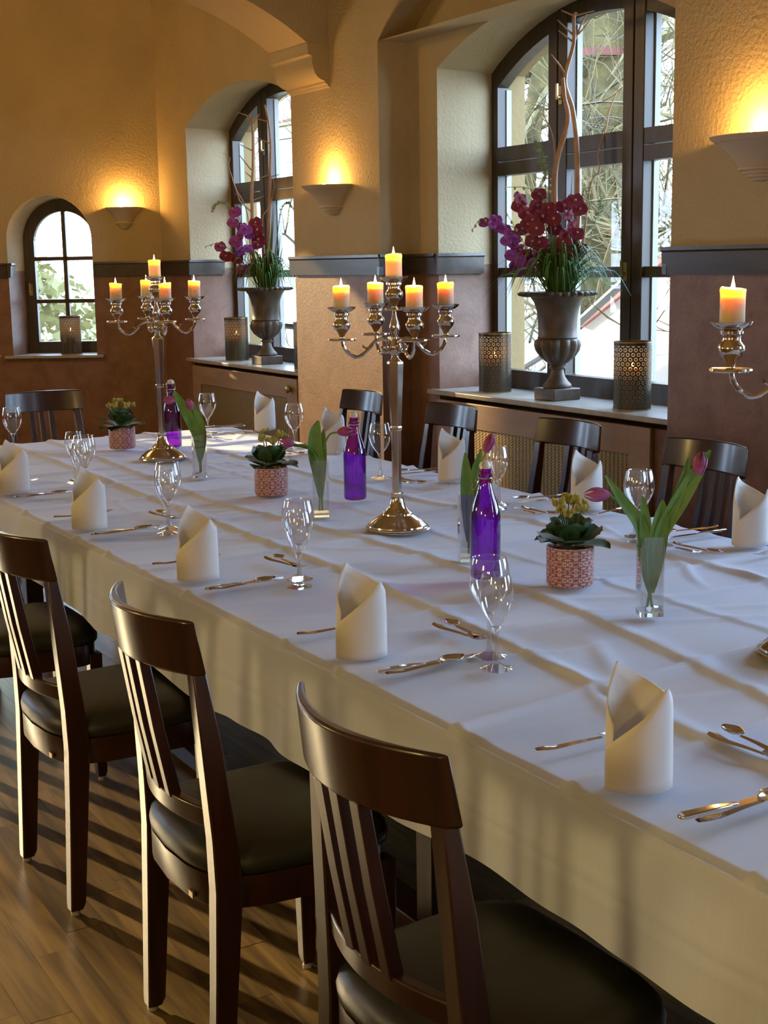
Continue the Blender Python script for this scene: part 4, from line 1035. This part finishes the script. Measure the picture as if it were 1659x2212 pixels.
def tulip(base, stem, bud_dir, leaves, label, L=.058, rr=.0165):
    """all relative to the vase foot; stem ends at the bud base"""
    t = thing('tulip', label, 'tulip', base, 0, 'tulips in the square vases')
    bm = B(); pts = curve(stem, 5); tube(bm, pts, [.0032] * len(pts), 7); obj('stem', bm, M['tulip_leaf'], t)
    for pts, wd, nr in leaves:
        o = obj('leaf', leaf_bm(pts, wd, .35, nr), M['tulip_leaf'], t, angle=80)
    e = Vector(stem[-1]); d = Vector(bud_dir).normalized(); q = d.to_track_quat('Z', 'Y')
    for k in range(6):
        a = k * PI / 3 + .2; bm = B(); rows = []; inner = (k % 2) * .0016
        for i in range(8):
            s = i / 7; rad = (rr - inner) * (math.sin(PI * min(1, s * .78 + .10)) ** .75) * (1.0 if s < .8 else 1 - (s - .8) * 1.6); hw = .56 * (1 - max(0, s - .55) / .5 * .85)
            rows.append([e + q @ Vector((rad * math.cos(a + u * hw), rad * math.sin(a + u * hw), L * s * (1 - .02 * u * u))) for u in (-1, -.5, 0, .5, 1)])
        grid(bm, rows); obj('petal', bm, M['tulip'], t, angle=80)
    return t
v4, v3, v2, v1 = (2.047, 2.325, TZ), (2.038, 3.041, TZ), (2.024, 3.860, TZ), (2.039, 4.872, TZ)
vase(v4, 'clear square vase with two tulips in front of the dark pier chair'); vase(v3, 'clear square vase partly behind the purple bottle with the front glasses')
vase(v2, 'clear square vase between the middle potted plant and a purple bottle'); vase(v1, 'clear square vase in front of the far purple bottle')
TOC = (-.5, -.86, .15)      # roughly toward the camera
tulip(v4, [(-.004, .004, .018), (.010, -.004, .11), (.025, -.014, .20), (.060, -.036, .275), (.088, -.052, .318)], (.12, -.06, .9),
      [([(.002, 0, .10), (.022, -.012, .19), (.052, -.030, .255), (.088, -.052, .33), (.112, -.064, .372)], .019, TOC),
       ([(.0, 0, .08), (.012, -.006, .16), (.040, -.022, .24), (.062, -.036, .31), (.070, -.040, .355)], .013, TOC),
       ([(.004, .0, .05), (.010, -.004, .13), (.018, -.010, .21), (.022, -.012, .262)], .021, TOC)], 'mauve tulip leaning up toward the dark pier chair, vase by the potted plant', .052)
tulip(v4, [(.006, -.002, .018), (-.004, .006, .11), (-.012, .010, .17), (-.045, .026, .236), (-.080, .048, .276)], (-.9, .52, .02),
      [([(-.002, 0, .06), (-.010, .005, .15), (-.024, .012, .21), (-.055, .032, .262), (-.088, .052, .320)], .015, TOC),
       ([(.0, .0, .05), (-.012, .006, .13), (-.012, .006, .21), (-.018, .010, .272)], .015, TOC)], 'mauve tulip drooping sideways over the front potted plant', .056)
tulip(v3, [(.0, .0, .018), (.004, -.002, .12), (.012, -.006, .20), (.030, -.018, .26), (.040, -.024, .292)], (.25, -.14, .75),
      [([(.0, 0, .05), (-.002, 0, .14), (-.004, .002, .22), (-.006, .004, .292)], .018, TOC), ([(.002, 0, .06), (.010, -.006, .15), (.018, -.010, .24), (.030, -.018, .300)], .015, TOC)], 'dark mauve tulip standing just behind the front purple bottle', .054, .0155)
tulip(v2, [(.004, 0, .018), (.004, -.002, .11), (.006, -.004, .20), (.026, -.015, .258), (.050, -.030, .268)], (.9, -.52, .12),
      [([(.0, 0, .06), (-.004, .002, .14), (-.012, .006, .21), (-.010, .006, .27), (-.002, .0, .306)], .024, TOC), ([(.0, 0, .07), (.006, -.004, .16), (.008, -.004, .23), (.012, -.008, .28)], .014, TOC)], 'mauve tulip pointing at the middle purple bottle', .050)
tulip(v2, [(-.006, 0, .018), (.0, .0, .10), (.002, .0, .175), (-.022, .012, .218), (-.070, .040, .232)], (-.9, .5, .28),
      [([(.006, -.004, .10), (.004, -.002, .16), (-.012, .006, .205), (-.045, .026, .222), (-.092, .054, .228)], .017, (-.2, -.3, 1))], 'mauve tulip bent over the middle potted plant', .050)
tulip(v1, [(.004, 0, .018), (.004, 0, .11), (-.004, .002, .20), (-.012, .008, .245), (-.016, .010, .256)], (-.35, .2, .8),
      [([(.002, 0, .06), (-.004, 0, .15), (-.030, .018, .23), (-.056, .034, .29), (-.074, .044, .33)], .020, TOC), ([(.004, 0, .06), (.012, -.006, .14), (.006, -.004, .21), (-.012, .006, .285)], .017, TOC)], 'mauve tulip bud rising among broad leaves in the far vase', .046)
tulip(v1, [(.0, 0, .018), (-.004, .002, .12), (-.024, .014, .21), (-.050, .030, .282), (-.072, .042, .296)], (-.9, .5, -.05), [([(.0, 0, .05), (-.004, .004, .12), (-.010, .006, .18), (-.016, .010, .23)], .012, TOC)], 'mauve tulip hanging in front of the far purple bottle', .046)

# ------------------------------------------------------------------ potted kalanchoes
def kalanchoe(loc, seed, label):
    rnd = random.Random(seed)
    t = thing('potted_kalanchoe', label, 'potted plant', loc, rnd.uniform(0, 6), 'kalanchoes in patterned pots')
    bm = B(); lathe(bm, [(.0005, .0), (.055, .0), (.0575, .003), (.0585, .010), (.0585, .094), (.0575, .097), (.0555, .097), (.0545, .094), (.0545, .085), (.0005, .084)], 40); p = obj('pot', bm, M['pot'], t, angle=40)
    bm = B(); lathe(bm, [(.054, .0845), (.03, .089), (.0005, .091)], 16); obj('soil', bm, M['soil'], p)
    for k in range(15):
        ring = 0 if k < 8 else 1
        a = k * 2.4 + rnd.uniform(-.3, .3); L = rnd.uniform(.082, .104) if ring == 0 else rnd.uniform(.066, .084); el = rnd.uniform(.2, .7) if ring == 0 else rnd.uniform(.75, 1.2)
        d = Vector((math.cos(a) * math.cos(el), math.sin(a) * math.cos(el), math.sin(el))); sd = Vector((-math.sin(a), math.cos(a), 0)); nn = sd.cross(d)
        nn = nn if nn.z > 0 else -nn
        b = Vector((math.cos(a) * .016, math.sin(a) * .016, .098 + .012 * ring)); rows = []
        for i in range(11):
            s = i / 10; wd = .040 * (.12 + math.sin(PI * min(1, s * .92 + .05)) ** .7) * (1 + .10 * (i % 2)) * (.35 if s < .15 else 1)
            c = b + d * (L * s) + Vector((0, 0, -.030 * s * s * (1 if ring == 0 else .3)))
            rows.append([c + sd * wd * u + nn * (.010 * abs(u) ** 1.6 * s) for u in (-1, -.6, -.2, .2, .6, 1)])
        bm = B(); grid(bm, rows); o = obj('leaf', bm, M['kal_leaf'], t, angle=80)
    for k in range(8):
        a = k * .82 + rnd.uniform(-.3, .3); r = rnd.uniform(.018, .062); top = Vector((math.cos(a) * r, math.sin(a) * r, rnd.uniform(.180, .215)))
        bm = B(); tube(bm, [(math.cos(a) * .008, math.sin(a) * .008, .10), top * .8 + Vector((0, 0, .03)), top], .0018, 5)
        g = obj('flower_stalk', bm, M['stem'], t)
        bm = B()
        for q in range(9):
            o2 = top + Vector((rnd.uniform(-.013, .013), rnd.uniform(-.013, .013), rnd.uniform(-.004, .012)))
            lathe(bm, [(.0005, -.007), (.0042, -.002), (.0052, .002), (.003, .0065), (.0004, .008)], 6, o2)
            tube(bm, [top - Vector((0, 0, .008)), o2], .0008, 3)
        obj('flower_cluster', bm, M['kal_flower'], g)
    return t
kalanchoe((2.091, 2.670, TZ), 1, 'green kalanchoe with yellow buds in a pink patterned pot, front one beside the tulip vase')
kalanchoe((2.084, 4.345, TZ), 2, 'green kalanchoe in a pink patterned pot under the bent tulip, middle of the table')
kalanchoe((2.097, 5.885, TZ), 3, 'green kalanchoe in a pink patterned pot at the head end by the candelabrum')

# ------------------------------------------------------------------ lanterns
def lantern(loc, label, first=[None], s=1.0):
    if first[0] is None:
        t = thing('pierced_lantern', label, 'lantern', loc, 0, 'pierced metal lanterns on the sills'); first[0] = t
        r, H = .0875, .318
        bm = B(); lathe(bm, [(r, .0), (r, H)], 48, cap=False); obj('shade', bm, M['lantern'], t)
        bm = B(); lathe(bm, [(r - .0015, H - .006), (r + .0012, H - .006), (r + .0015, H), (r - .0018, H)], 48, cap=False); lathe(bm, [(r + .001, 0), (r + .0012, .006), (r - .002, .006), (r - .002, .0)], 48, cap=False); obj('rim', bm, M['lantern_rim'], t)
        bm = B(); lathe(bm, [(.0005, .001), (r - .002, .001), (r - .002, .004), (.0005, .004)], 32); obj('floor_disc', bm, M['lantern_rim'], t)
        bm = B(); lathe(bm, [(r - .004, .005), (r - .004, H - .010)], 40, cap=False); obj('liner', bm, M['liner'], t)
        bm = B(); lathe(bm, [(.0005, .004), (.036, .004), (.036, .19), (.032, .196), (.0005, .192)], 20); c = obj('candle', bm, M['wax'], t)
        bm = B(); lathe(bm, [(.0004, 0), (.004, .005), (.005, .011), (.003, .022), (.0003, .032)], 10, (0, 0, .194)); obj('flame', bm, M['flame'], c)
    else: t = dup(first[0], loc, random.uniform(0, 6), label)
    t.scale = (s, s, s)
    l = lamp('lantern_light', 'POINT', (loc[0], loc[1], loc[2] + .225 * s), .45, (1.0, .50, .14), shadow_soft_size=.01)
    return t
SZ = .856
lantern((4.31, 6.165, SZ), 'pierced brown metal lantern beside the pink recess wall of the big window')
lantern((4.29, 5.020, SZ), 'pierced metal lantern glowing on the sill beside the dark pier')
lantern((4.30, 9.48, SZ), 'pierced metal lantern on the sill by the smaller urn, recess side')
lantern((4.28, 8.312, SZ), 'pierced metal lantern half hidden by the pale pier')
p = fC(.80, .862, .13); lantern(p, 'pierced lantern on the sill of the small arched window', s=.97)

# ------------------------------------------------------------------ wall sconces
def sconce(f, uc, wdt, dep, label, power, k):
    """half bowl on a wall; f(u, z, w) with w outward; room side is negative w"""
    c = f(uc, 2.0, 0)
    t = thing('wall_sconce', label, 'wall lamp', c)
    prof = [(1.0, .0), (.97, -.010), (.80, -.030), (.62, -.062), (.50, -.095), (.44, -.112), (.46, -.116), (.46, -.126), (.36, -.128), (.37, -.140), (.29, -.142), (.29, -.152), (.20, -.154), (.19, -.164), (.02, -.170)]
    bm = B(); n = 24
    def pt(r, z, a, ins=0): return Vector(f(uc + r * wdt * math.cos(a), 2.0 + z, -r * dep * math.sin(a) - .0)) - Vector(c)
    rr = [[pt(r, z, PI * i / n) for i in range(n + 1)] for r, z in [(.90, -.02), (.96, -.003)] + prof]
    rr = [[pt(r * .9, z, PI * i / n) for i in range(n + 1)] for r, z in ((.30, -.10), (.5, -.075), (.75, -.035))] + rr
    grid(bm, rr); obj('bowl', bm, M['sconce'], t, angle=30)
    bm = B(); q = Vector(f(uc, 1.985, -.065)) - Vector(c); lathe(bm, [(.0005, -.03), (.016, -.02), (.022, 0), (.016, .02), (.0005, .03)], 12, q); obj('bulb', bm, M['bulb'], t)
    l = lamp('sconce_light', 'POINT', f(uc, 2.035, -.075), power, (1.0, .50, .12), shadow_soft_size=.025)
    return t
sconce(lambda u, z, w: fC(u, z + .017, w), .29, .145, .14, 'small half-bowl wall lamp glowing beside the small arched window', 10.0, 1)
sconce(lambda u, z, w: (3.98 + w, u, z), 7.33, .215, .185, 'shell-shaped wall lamp glowing on the pale pier between the windows', 11.0, 2)
sconce(lambda u, z, w: (3.98 + w, u, z), 3.93, .215, .185, 'large wall lamp glowing on the dark pier at the picture edge', 11.0, 3)

# ------------------------------------------------------------------ planted urns
def orchid_flower(mat_, seed):
    rnd = random.Random(seed); bm = B(); s = .0365
    for a, L, wd in ((PI / 2, 1.0, .72), (PI / 2 + 2.3, .95, .70), (PI / 2 - 2.3, .95, .70), (PI / 2 + 1.15, 1.12, 1.25), (PI / 2 - 1.15, 1.12, 1.25)):
        rows = []
        for i in range(6):
            q = i / 5; r = s * L * q; w_ = s * wd * math.sin(PI * min(1, q * .8 + .12)) * .62
            ca, sa = math.cos(a), math.sin(a)
            rows.append([(ca * r - sa * w_ * u, sa * r + ca * w_ * u, .006 * (1 - q) + .012 * q * q - .008 * abs(u) * q + (.002 if L > 1.05 else 0)) for u in (-1, -.5, 0, .5, 1)])
        grid(bm, rows)
    return bm
def planted_urn(loc, rz, seed, label, sc=1.0, dense=1.0):
    rnd = random.Random(seed)
    t = thing('planted_urn', label, 'urn', loc, 0, None); t.scale = (sc, sc, sc)
    um = M['urn']
    # urn
    bm = B(); 
    for z0, z1, h in ((0, .055, .078), ):
        cr, sr = math.cos(rz), math.sin(rz)
        rings(bm, [[(h * (x * cr - y * sr), h * (x * sr + y * cr), z) for x, y in ((-1, -1), (1, -1), (1, 1), (-1, 1))] for z in (z0, z1)])
    urn = obj('plinth', bm, um, t, bevel=.004)
    bm = B(); lathe(bm, [(.0005, .055), (.066, .055), (.069, .062), (.066, .072), (.058, .080), (.050, .088), (.036, .110), (.031, .130), (.030, .142), (.038, .147), (.039, .155), (.030, .160), (.034, .166), (.0005, .167)], 32); obj('foot', bm, um, t)
    bm = B(); n = 96; rr = []
    for r, z, am in ((.034, .165, .0), (.055, .178, .012), (.082, .202, .035), (.100, .232, .05), (.106, .258, .055), (.104, .275, .05), (.096, .284, .02), (.092, .287, 0)):
        rr.append([((r * (1 - am * 1.2 + am * 2.2 * abs(math.sin(12 * 2 * PI * i / n * .5 * 1.0)))) * math.cos(2 * PI * i / n), (r * (1 - am * 1.2 + am * 2.2 * abs(math.sin(12 * 2 * PI * i / n * .5)))) * math.sin(2 * PI * i / n), z) for i in range(n)])
    rings(bm, rr, cap=False); obj('fluted_bowl', bm, um, t)
    bm = B(); lathe(bm, [(.088, .284), (.095, .292), (.091, .298), (.090, .330), (.093, .380), (.100, .425), (.112, .458), (.130, .482), (.146, .492), (.150, .497), (.142, .497), (.120, .485), (.104, .470), (.0005, .468)], 48); obj('body', bm, um, t)
    bm = B(); n = 120; rr = []
    for r, z, am in ((.140, .486, 0), (.160, .482, .03), (.178, .488, .09), (.183, .497, .10), (.174, .505, .05), (.152, .506, .01), (.138, .498, 0)):
        rr.append([(r * (1 + am * (abs(math.sin(15 * 2 * PI * i / n)) - .6)) * math.cos(2 * PI * i / n), r * (1 + am * (abs(math.sin(15 * 2 * PI * i / n)) - .6)) * math.sin(2 * PI * i / n), z) for i in range(n)])
    rings(bm, rr, cap=False); obj('rim', bm, um, t, angle=60)
    bm = B(); lathe(bm, [(.118, .486), (.06, .496), (.0005, .50)], 20); obj('soil', bm, M['soil'], t)
    # picture-plane frame: r = sideways, t = toward the room
    rv = Vector((.862, -.507, 0)); tv = Vector((-.507, -.862, 0)); Zv = Vector((0, 0, 1))
    P = lambda a, b, z: rv * a + tv * b + Zv * z
    # arching blades
    for k in range(int(190 * dense)):
        h = rnd.uniform(-1, 1); dep = rnd.uniform(-.25, .9) if h < .25 else rnd.uniform(max(-.2, (.862 * h - .34) / .507), 1.15)
        d = rv * h + tv * dep; L = rnd.uniform(.20, .37) * (.72 if h > .45 else 1); out = rnd.uniform(.35, 1.12); hh = rnd.uniform(.15, .29) * (1.15 - .58 * out)
        b0_ = d * rnd.uniform(.01, .06) + Zv * .495
        pts = [b0_, b0_ + d * L * .35 * out + Zv * hh * .8, b0_ + d * L * .75 * out + Zv * hh * 1.0, b0_ + d * L * 1.05 * out + Zv * (hh * .75 - .09 * out)]
        pts = [Vector((min(p.x, .165), p.y, p.z)) for p in pts]
        C4 = curve(pts, 3); m_ = len(C4) - 1; sd = d.cross(Zv).normalized(); rows = []
        for i, p in enumerate(C4):
            s = i / m_; wd = .0048 * (1 - s ** 2.2) + .0004
            rows.append([p - sd * wd, p + Zv * wd * .4, p + sd * wd])
        bm = B(); grid(bm, rows); obj('blade', bm, M['blade'], t, angle=80)
    # tall upright blades
    for k in range(int(14 * dense)):
        a = rnd.uniform(.02, .11); h = rnd.uniform(.28, .62) * (1.0 if rnd.random() < .5 else .7)
        p0 = P(a * .6, rnd.uniform(-.04, .02), .49); p1 = P(a + rnd.uniform(-.01, .05), rnd.uniform(-.06, .0), .49 + h)
        rows = [[p0 - rv * .005, p0 + rv * .005], [(p0 + p1) / 2 - rv * .005, (p0 + p1) / 2 + rv * .005], [p1 - rv * .0006, p1 + rv * .0006]]
        bm = B(); grid(bm, rows); obj('blade', bm, M['blade'], t)
    return t, P, rnd
def orchids(t, P, rnd, spots, mats, sz=1.0):
    ms = {}
    for q, (a, b, z, kind, sc) in enumerate(spots):
        key = (kind, q % 3)
        if key not in ms:
            o = obj('orchid_flower', orchid_flower(kind, q), M[kind], t, angle=80); ms[key] = o
            bm = B(); lathe(bm, [(.0005, .004), (.006, .008), (.007, .016), (.003, .022), (.0004, .024)], 8); lp = obj('lip', bm, M['lip'] if kind == 'orchid_red' else M['orchid_violet'], o)
        else:
            o = ms[key].copy(); C.objects.link(o); o.parent = t
            for ch in ms[key].children: c = ch.copy(); C.objects.link(c); c.parent = o
        o.location = P(a, b, z)
        d = Vector((-.507 + rnd.uniform(-.7, .7), -.862 + rnd.uniform(-.7, .7), rnd.uniform(-.4, .3)))
        o.rotation_euler = (d.to_track_quat('Z', 'Y')).to_euler(); o.rotation_euler.rotate_axis('Z', rnd.uniform(-.4, .4) + PI)
        o.scale = (sc * sz,) * 3
def sprig(t, pts, r=.0022, buds=0, m='stem'):
    bm = B(); p = curve(pts, 5); tube(bm, p, [r * (1 - .5 * i / len(p)) for i in range(len(p))], 5); o = obj('flower_stalk', bm, M[m], t)
    if buds:
        bm = B(); L = len(p)
        for k in range(buds):
            q = p[L - 1 - k * 2]; lathe(bm, [(.0004, -.008), (.004 + .001 * k, -.002), (.005 + .001 * k, .004), (.0005, .010)], 8, q - Vector((0, 0, .006)))
        obj('buds', bm, M['bud'], o)
def stick(t, pts, r0, r1, twigs=()):
    bm = B(); p = curve(pts, 5); n = len(p); tube(bm, p, [(r0 + (r1 - r0) * i / n) * (1.12 if i % 9 == 4 else 1) for i in range(n)], 8); o = obj('stick', bm, M['bamboo'], t)
    for tw in twigs:
        bm = B(); q = [Vector(a) for a in tw]; tube(bm, q, [.005, .0042, .0022][:len(q)] if len(q) == 3 else [.005, .0025], 6); obj('twig', bm, M['bamboo'], o)
def plume(t, pts, r, m='fuzz'):
    bm = B(); p = curve(pts, 6); n = len(p); rr_ = random.Random(4)
    for i in range(3, n):
        for k in range(14):
            d = Vector((rr_.uniform(-1, 1), rr_.uniform(-1, 1), rr_.uniform(-.2, 1))).normalized() * r * math.sin(PI * (i - 2) / (n - 1)); q = p[i] + d * .1
            s = d.cross(Vector((.3, .5, .2))).normalized() * r * .06
            bm.faces.new([bm.verts.new(v) for v in (q - s, q + s, q + d)])
    tube(bm, p, .0022, 5); obj('plume', bm, M[m], t)

U2 = (4.315, 5.625, SZ)
t, P, rnd = planted_urn(U2, R(0), 11, 'tall bronze urn with magenta orchids and bare branches on the big window sill', 1.07)
k = 6.85 / 3000 / 1.07
X2 = lambda px, py, b=0.0: ((px - 1208) * k, b, .50 - ((py if py > 60 else 28 + (py + 20) * .4) - 628) * k)
red = [(1165, 415), (1182, 408), (1152, 425), (1150, 470), (1172, 462), (1140, 480), (1158, 490), (1160, 440), (1185, 445), (1138, 455), (1165, 520), (1150, 515), (1140, 545), (1160, 540), (1128, 488), (1124, 425), (1122, 440), (1120, 532), (1216, 440), (1238, 432), (1250, 450), (1226, 460), (1196, 470), (1212, 475), (1235, 480), (1200, 490),
       (1225, 505), (1245, 500), (1240, 525), (1215, 520), (1255, 535), (1230, 545), (1205, 545), (1190, 535), (1210, 560), (1228, 565), (1245, 560), (1180, 555), (1256, 565), (1172, 570), (1190, 575)]
vio = [(1045, 474), (1062, 478), (1070, 470), (1078, 486), (1090, 490), (1100, 500), (1092, 515), (1108, 520), (1115, 510), (1118, 535), (1105, 545), (1122, 555), (1130, 565), (1112, 565), (1138, 575), (1125, 580), (1150, 560)]
orchids(t, P, rnd, [(*X2(x, y, rnd.uniform(.0, .08)), 'orchid_red', rnd.uniform(.85, 1.15)) for x, y in red if (x * 7 + y * 3) % 10 < 7] + [(*X2(x, y, rnd.uniform(.02, .08)), 'orchid_violet', rnd.uniform(.65, .9)) for x, y in vio], None)
Q = lambda px, py, b=0.0: P(*X2(px, py, b))
sprig(t, [Q(1205, 628), Q(1180, 560, .03), Q(1130, 500, .05), Q(1090, 480, .06), Q(1040, 470, .06), Q(1020, 490, .06)], .0025, 4)
sprig(t, [Q(1205, 628), Q(1195, 520, .03), Q(1175, 430, .04), Q(1140, 405, .05), Q(1092, 402, .05)], .0025, 4)
sprig(t, [Q(1210, 628), Q(1245, 520, .03), Q(1255, 440, .03), Q(1262, 405, .03)], .0025, 3); sprig(t, [Q(1205, 628), Q(1190, 500, .02), Q(1188, 420, .02), Q(1190, 385, .02)], .0025, 3)
sprig(t, [Q(1200, 620), Q(1150, 560, .05), Q(1120, 500, .06), Q(1094, 458, .06)], .0022, 4)
stick(t, [Q(1207, 600), Q(1200, 420), Q(1205, 345), Q(1228, 265), Q(1220, 215), Q(1216, 175)], .015, .008)
stick(t, [Q(1252, 600, -.02), Q(1250, 350, -.02), Q(1240, 245, -.02), Q(1222, 180, -.02), Q(1240, 105, -.02), Q(1240, 40, -.02), Q(1246, 12, -.02)], .013, .007,
      [[Q(1225, 170, -.02), Q(1210, 150, 0), Q(1190, 127, .01)], [Q(1238, 100, -.02), Q(1206, 78, 0)], [Q(1237, 85, -.02), Q(1204, 52, 0)], [Q(1240, 28, -.02), Q(1212, 4, 0)], [Q(1242, 28, -.02), Q(1284, 3, -.03)], [Q(1240, 105, -.02), Q(1258, 60, -.03), Q(1268, 20, -.03)], [Q(1250, 85, -.02), Q(1275, 55, -.03)]])
sprig(t, [Q(1200, 560), Q(1198, 400), Q(1200, 330), Q(1192, 285), Q(1175, 250), Q(1177, 235)], .0035, 0, 'bamboo')
sprig(t, [Q(1262, 560, -.03), Q(1280, 400, -.03), Q(1298, 370, -.03), Q(1296, 330, -.03), Q(1312, 280, -.03), Q(1320, 240, -.03), Q(1336, 200, -.03), Q(1342, 175, -.03), Q(1322, 130, -.03)], .0045, 0, 'bamboo')
plume(t, [Q(1185, 600), Q(1180, 400), Q(1176, 360), Q(1166, 325), Q(1158, 305)], .034)
plume(t, [Q(1260, 600, -.03), Q(1290, 480, -.03), Q(1302, 450, -.03), Q(1304, 420, -.03)], .03, 'fuzz'); plume(t, [Q(1250, 600, -.03), Q(1270, 470, -.03), Q(1276, 430, -.03), Q(1280, 395, -.03)], .028, 'fuzz')

U1 = (4.315, 9.00, SZ)
t, P, rnd = planted_urn(U1, R(0), 23, 'bronze urn with violet and red orchids before the window nearer the end wall', 1.07, .8)
k1 = 9.72 / 3000 / 1.07
X1 = lambda px, py, b=0.0: ((px - 563) * k1, b, .50 - (py - 626) * k1)
vio = [(505, 462), (510, 475), (500, 485), (512, 490), (520, 495), (505, 500), (528, 500), (495, 515), (515, 512), (525, 515), (535, 510), (488, 520), (505, 525), (520, 530), (530, 540), (525, 550), (512, 545), (520, 575), (528, 582)]
red = [(548, 485), (540, 495), (552, 500), (545, 512), (555, 520), (540, 525), (550, 532), (560, 510), (470, 535), (478, 545), (482, 555), (498, 550), (505, 560), (562, 565), (575, 560), (570, 575), (585, 575), (560, 580), (580, 585), (592, 570), (515, 585)]
orchids(t, P, rnd, [(*X1(x, y, rnd.uniform(.0, .08)), 'orchid_red', rnd.uniform(1.0, 1.3)) for x, y in red[::2]] + [(*X1(x, y, rnd.uniform(.02, .08)), 'orchid_violet', rnd.uniform(.85, 1.15)) for x, y in vio[::2]], None)
Q = lambda px, py, b=0.0: P(*X1(px, py, b))
stick(t, [Q(540, 600), Q(540, 480), Q(541, 420), Q(545, 370), Q(547, 290), Q(541, 262)], .013, .007, [[Q(545, 335), Q(520, 322, .02)], [Q(541, 375), Q(517, 343, .02)], [Q(541, 390), Q(529, 380, .02)], [Q(546, 280), Q(536, 262, .01), Q(515, 255, .02)], [Q(548, 280), Q(562, 258, -.02)], [Q(541, 440), Q(567, 430, -.02)], [Q(540, 465), Q(515, 440, .02), Q(500, 390, .03)]])
stick(t, [Q(572, 600, -.02), Q(576, 480, -.02), Q(580, 400, -.02), Q(584, 320, -.02), Q(580, 270, -.02), Q(574, 240, -.02)], .012, .006, [[Q(581, 385, -.02), Q(549, 395, 0)], [Q(583, 320, -.02), Q(555, 308, 0)], [Q(581, 275, -.02), Q(545, 265, 0)], [Q(580, 390, -.02), Q(600, 385, -.03)]])
sprig(t, [Q(535, 600), Q(530, 470), Q(508, 415), Q(500, 390), Q(493, 365), Q(497, 350), Q(482, 338)], .004, 0, 'bamboo'); sprig(t, [Q(565, 560), Q(562, 480), Q(580, 450), Q(590, 410), Q(585, 390)], .004, 0, 'bamboo')
sprig(t, [Q(550, 620), Q(530, 540, .04), Q(515, 480, .05), Q(500, 455, .05)], .0025, 4); sprig(t, [Q(550, 620), Q(510, 560, .04), Q(470, 530, .06), Q(440, 535, .06)], .0025, 4)
plume(t, [Q(530, 600), Q(500, 470, .03), Q(480, 445, .05), Q(462, 452, .06), Q(456, 464, .06)], .026); plume(t, [Q(580, 600), Q(600, 470, -.03), Q(615, 446, -.04), Q(626, 455, -.04), Q(640, 480, -.04)], .026)
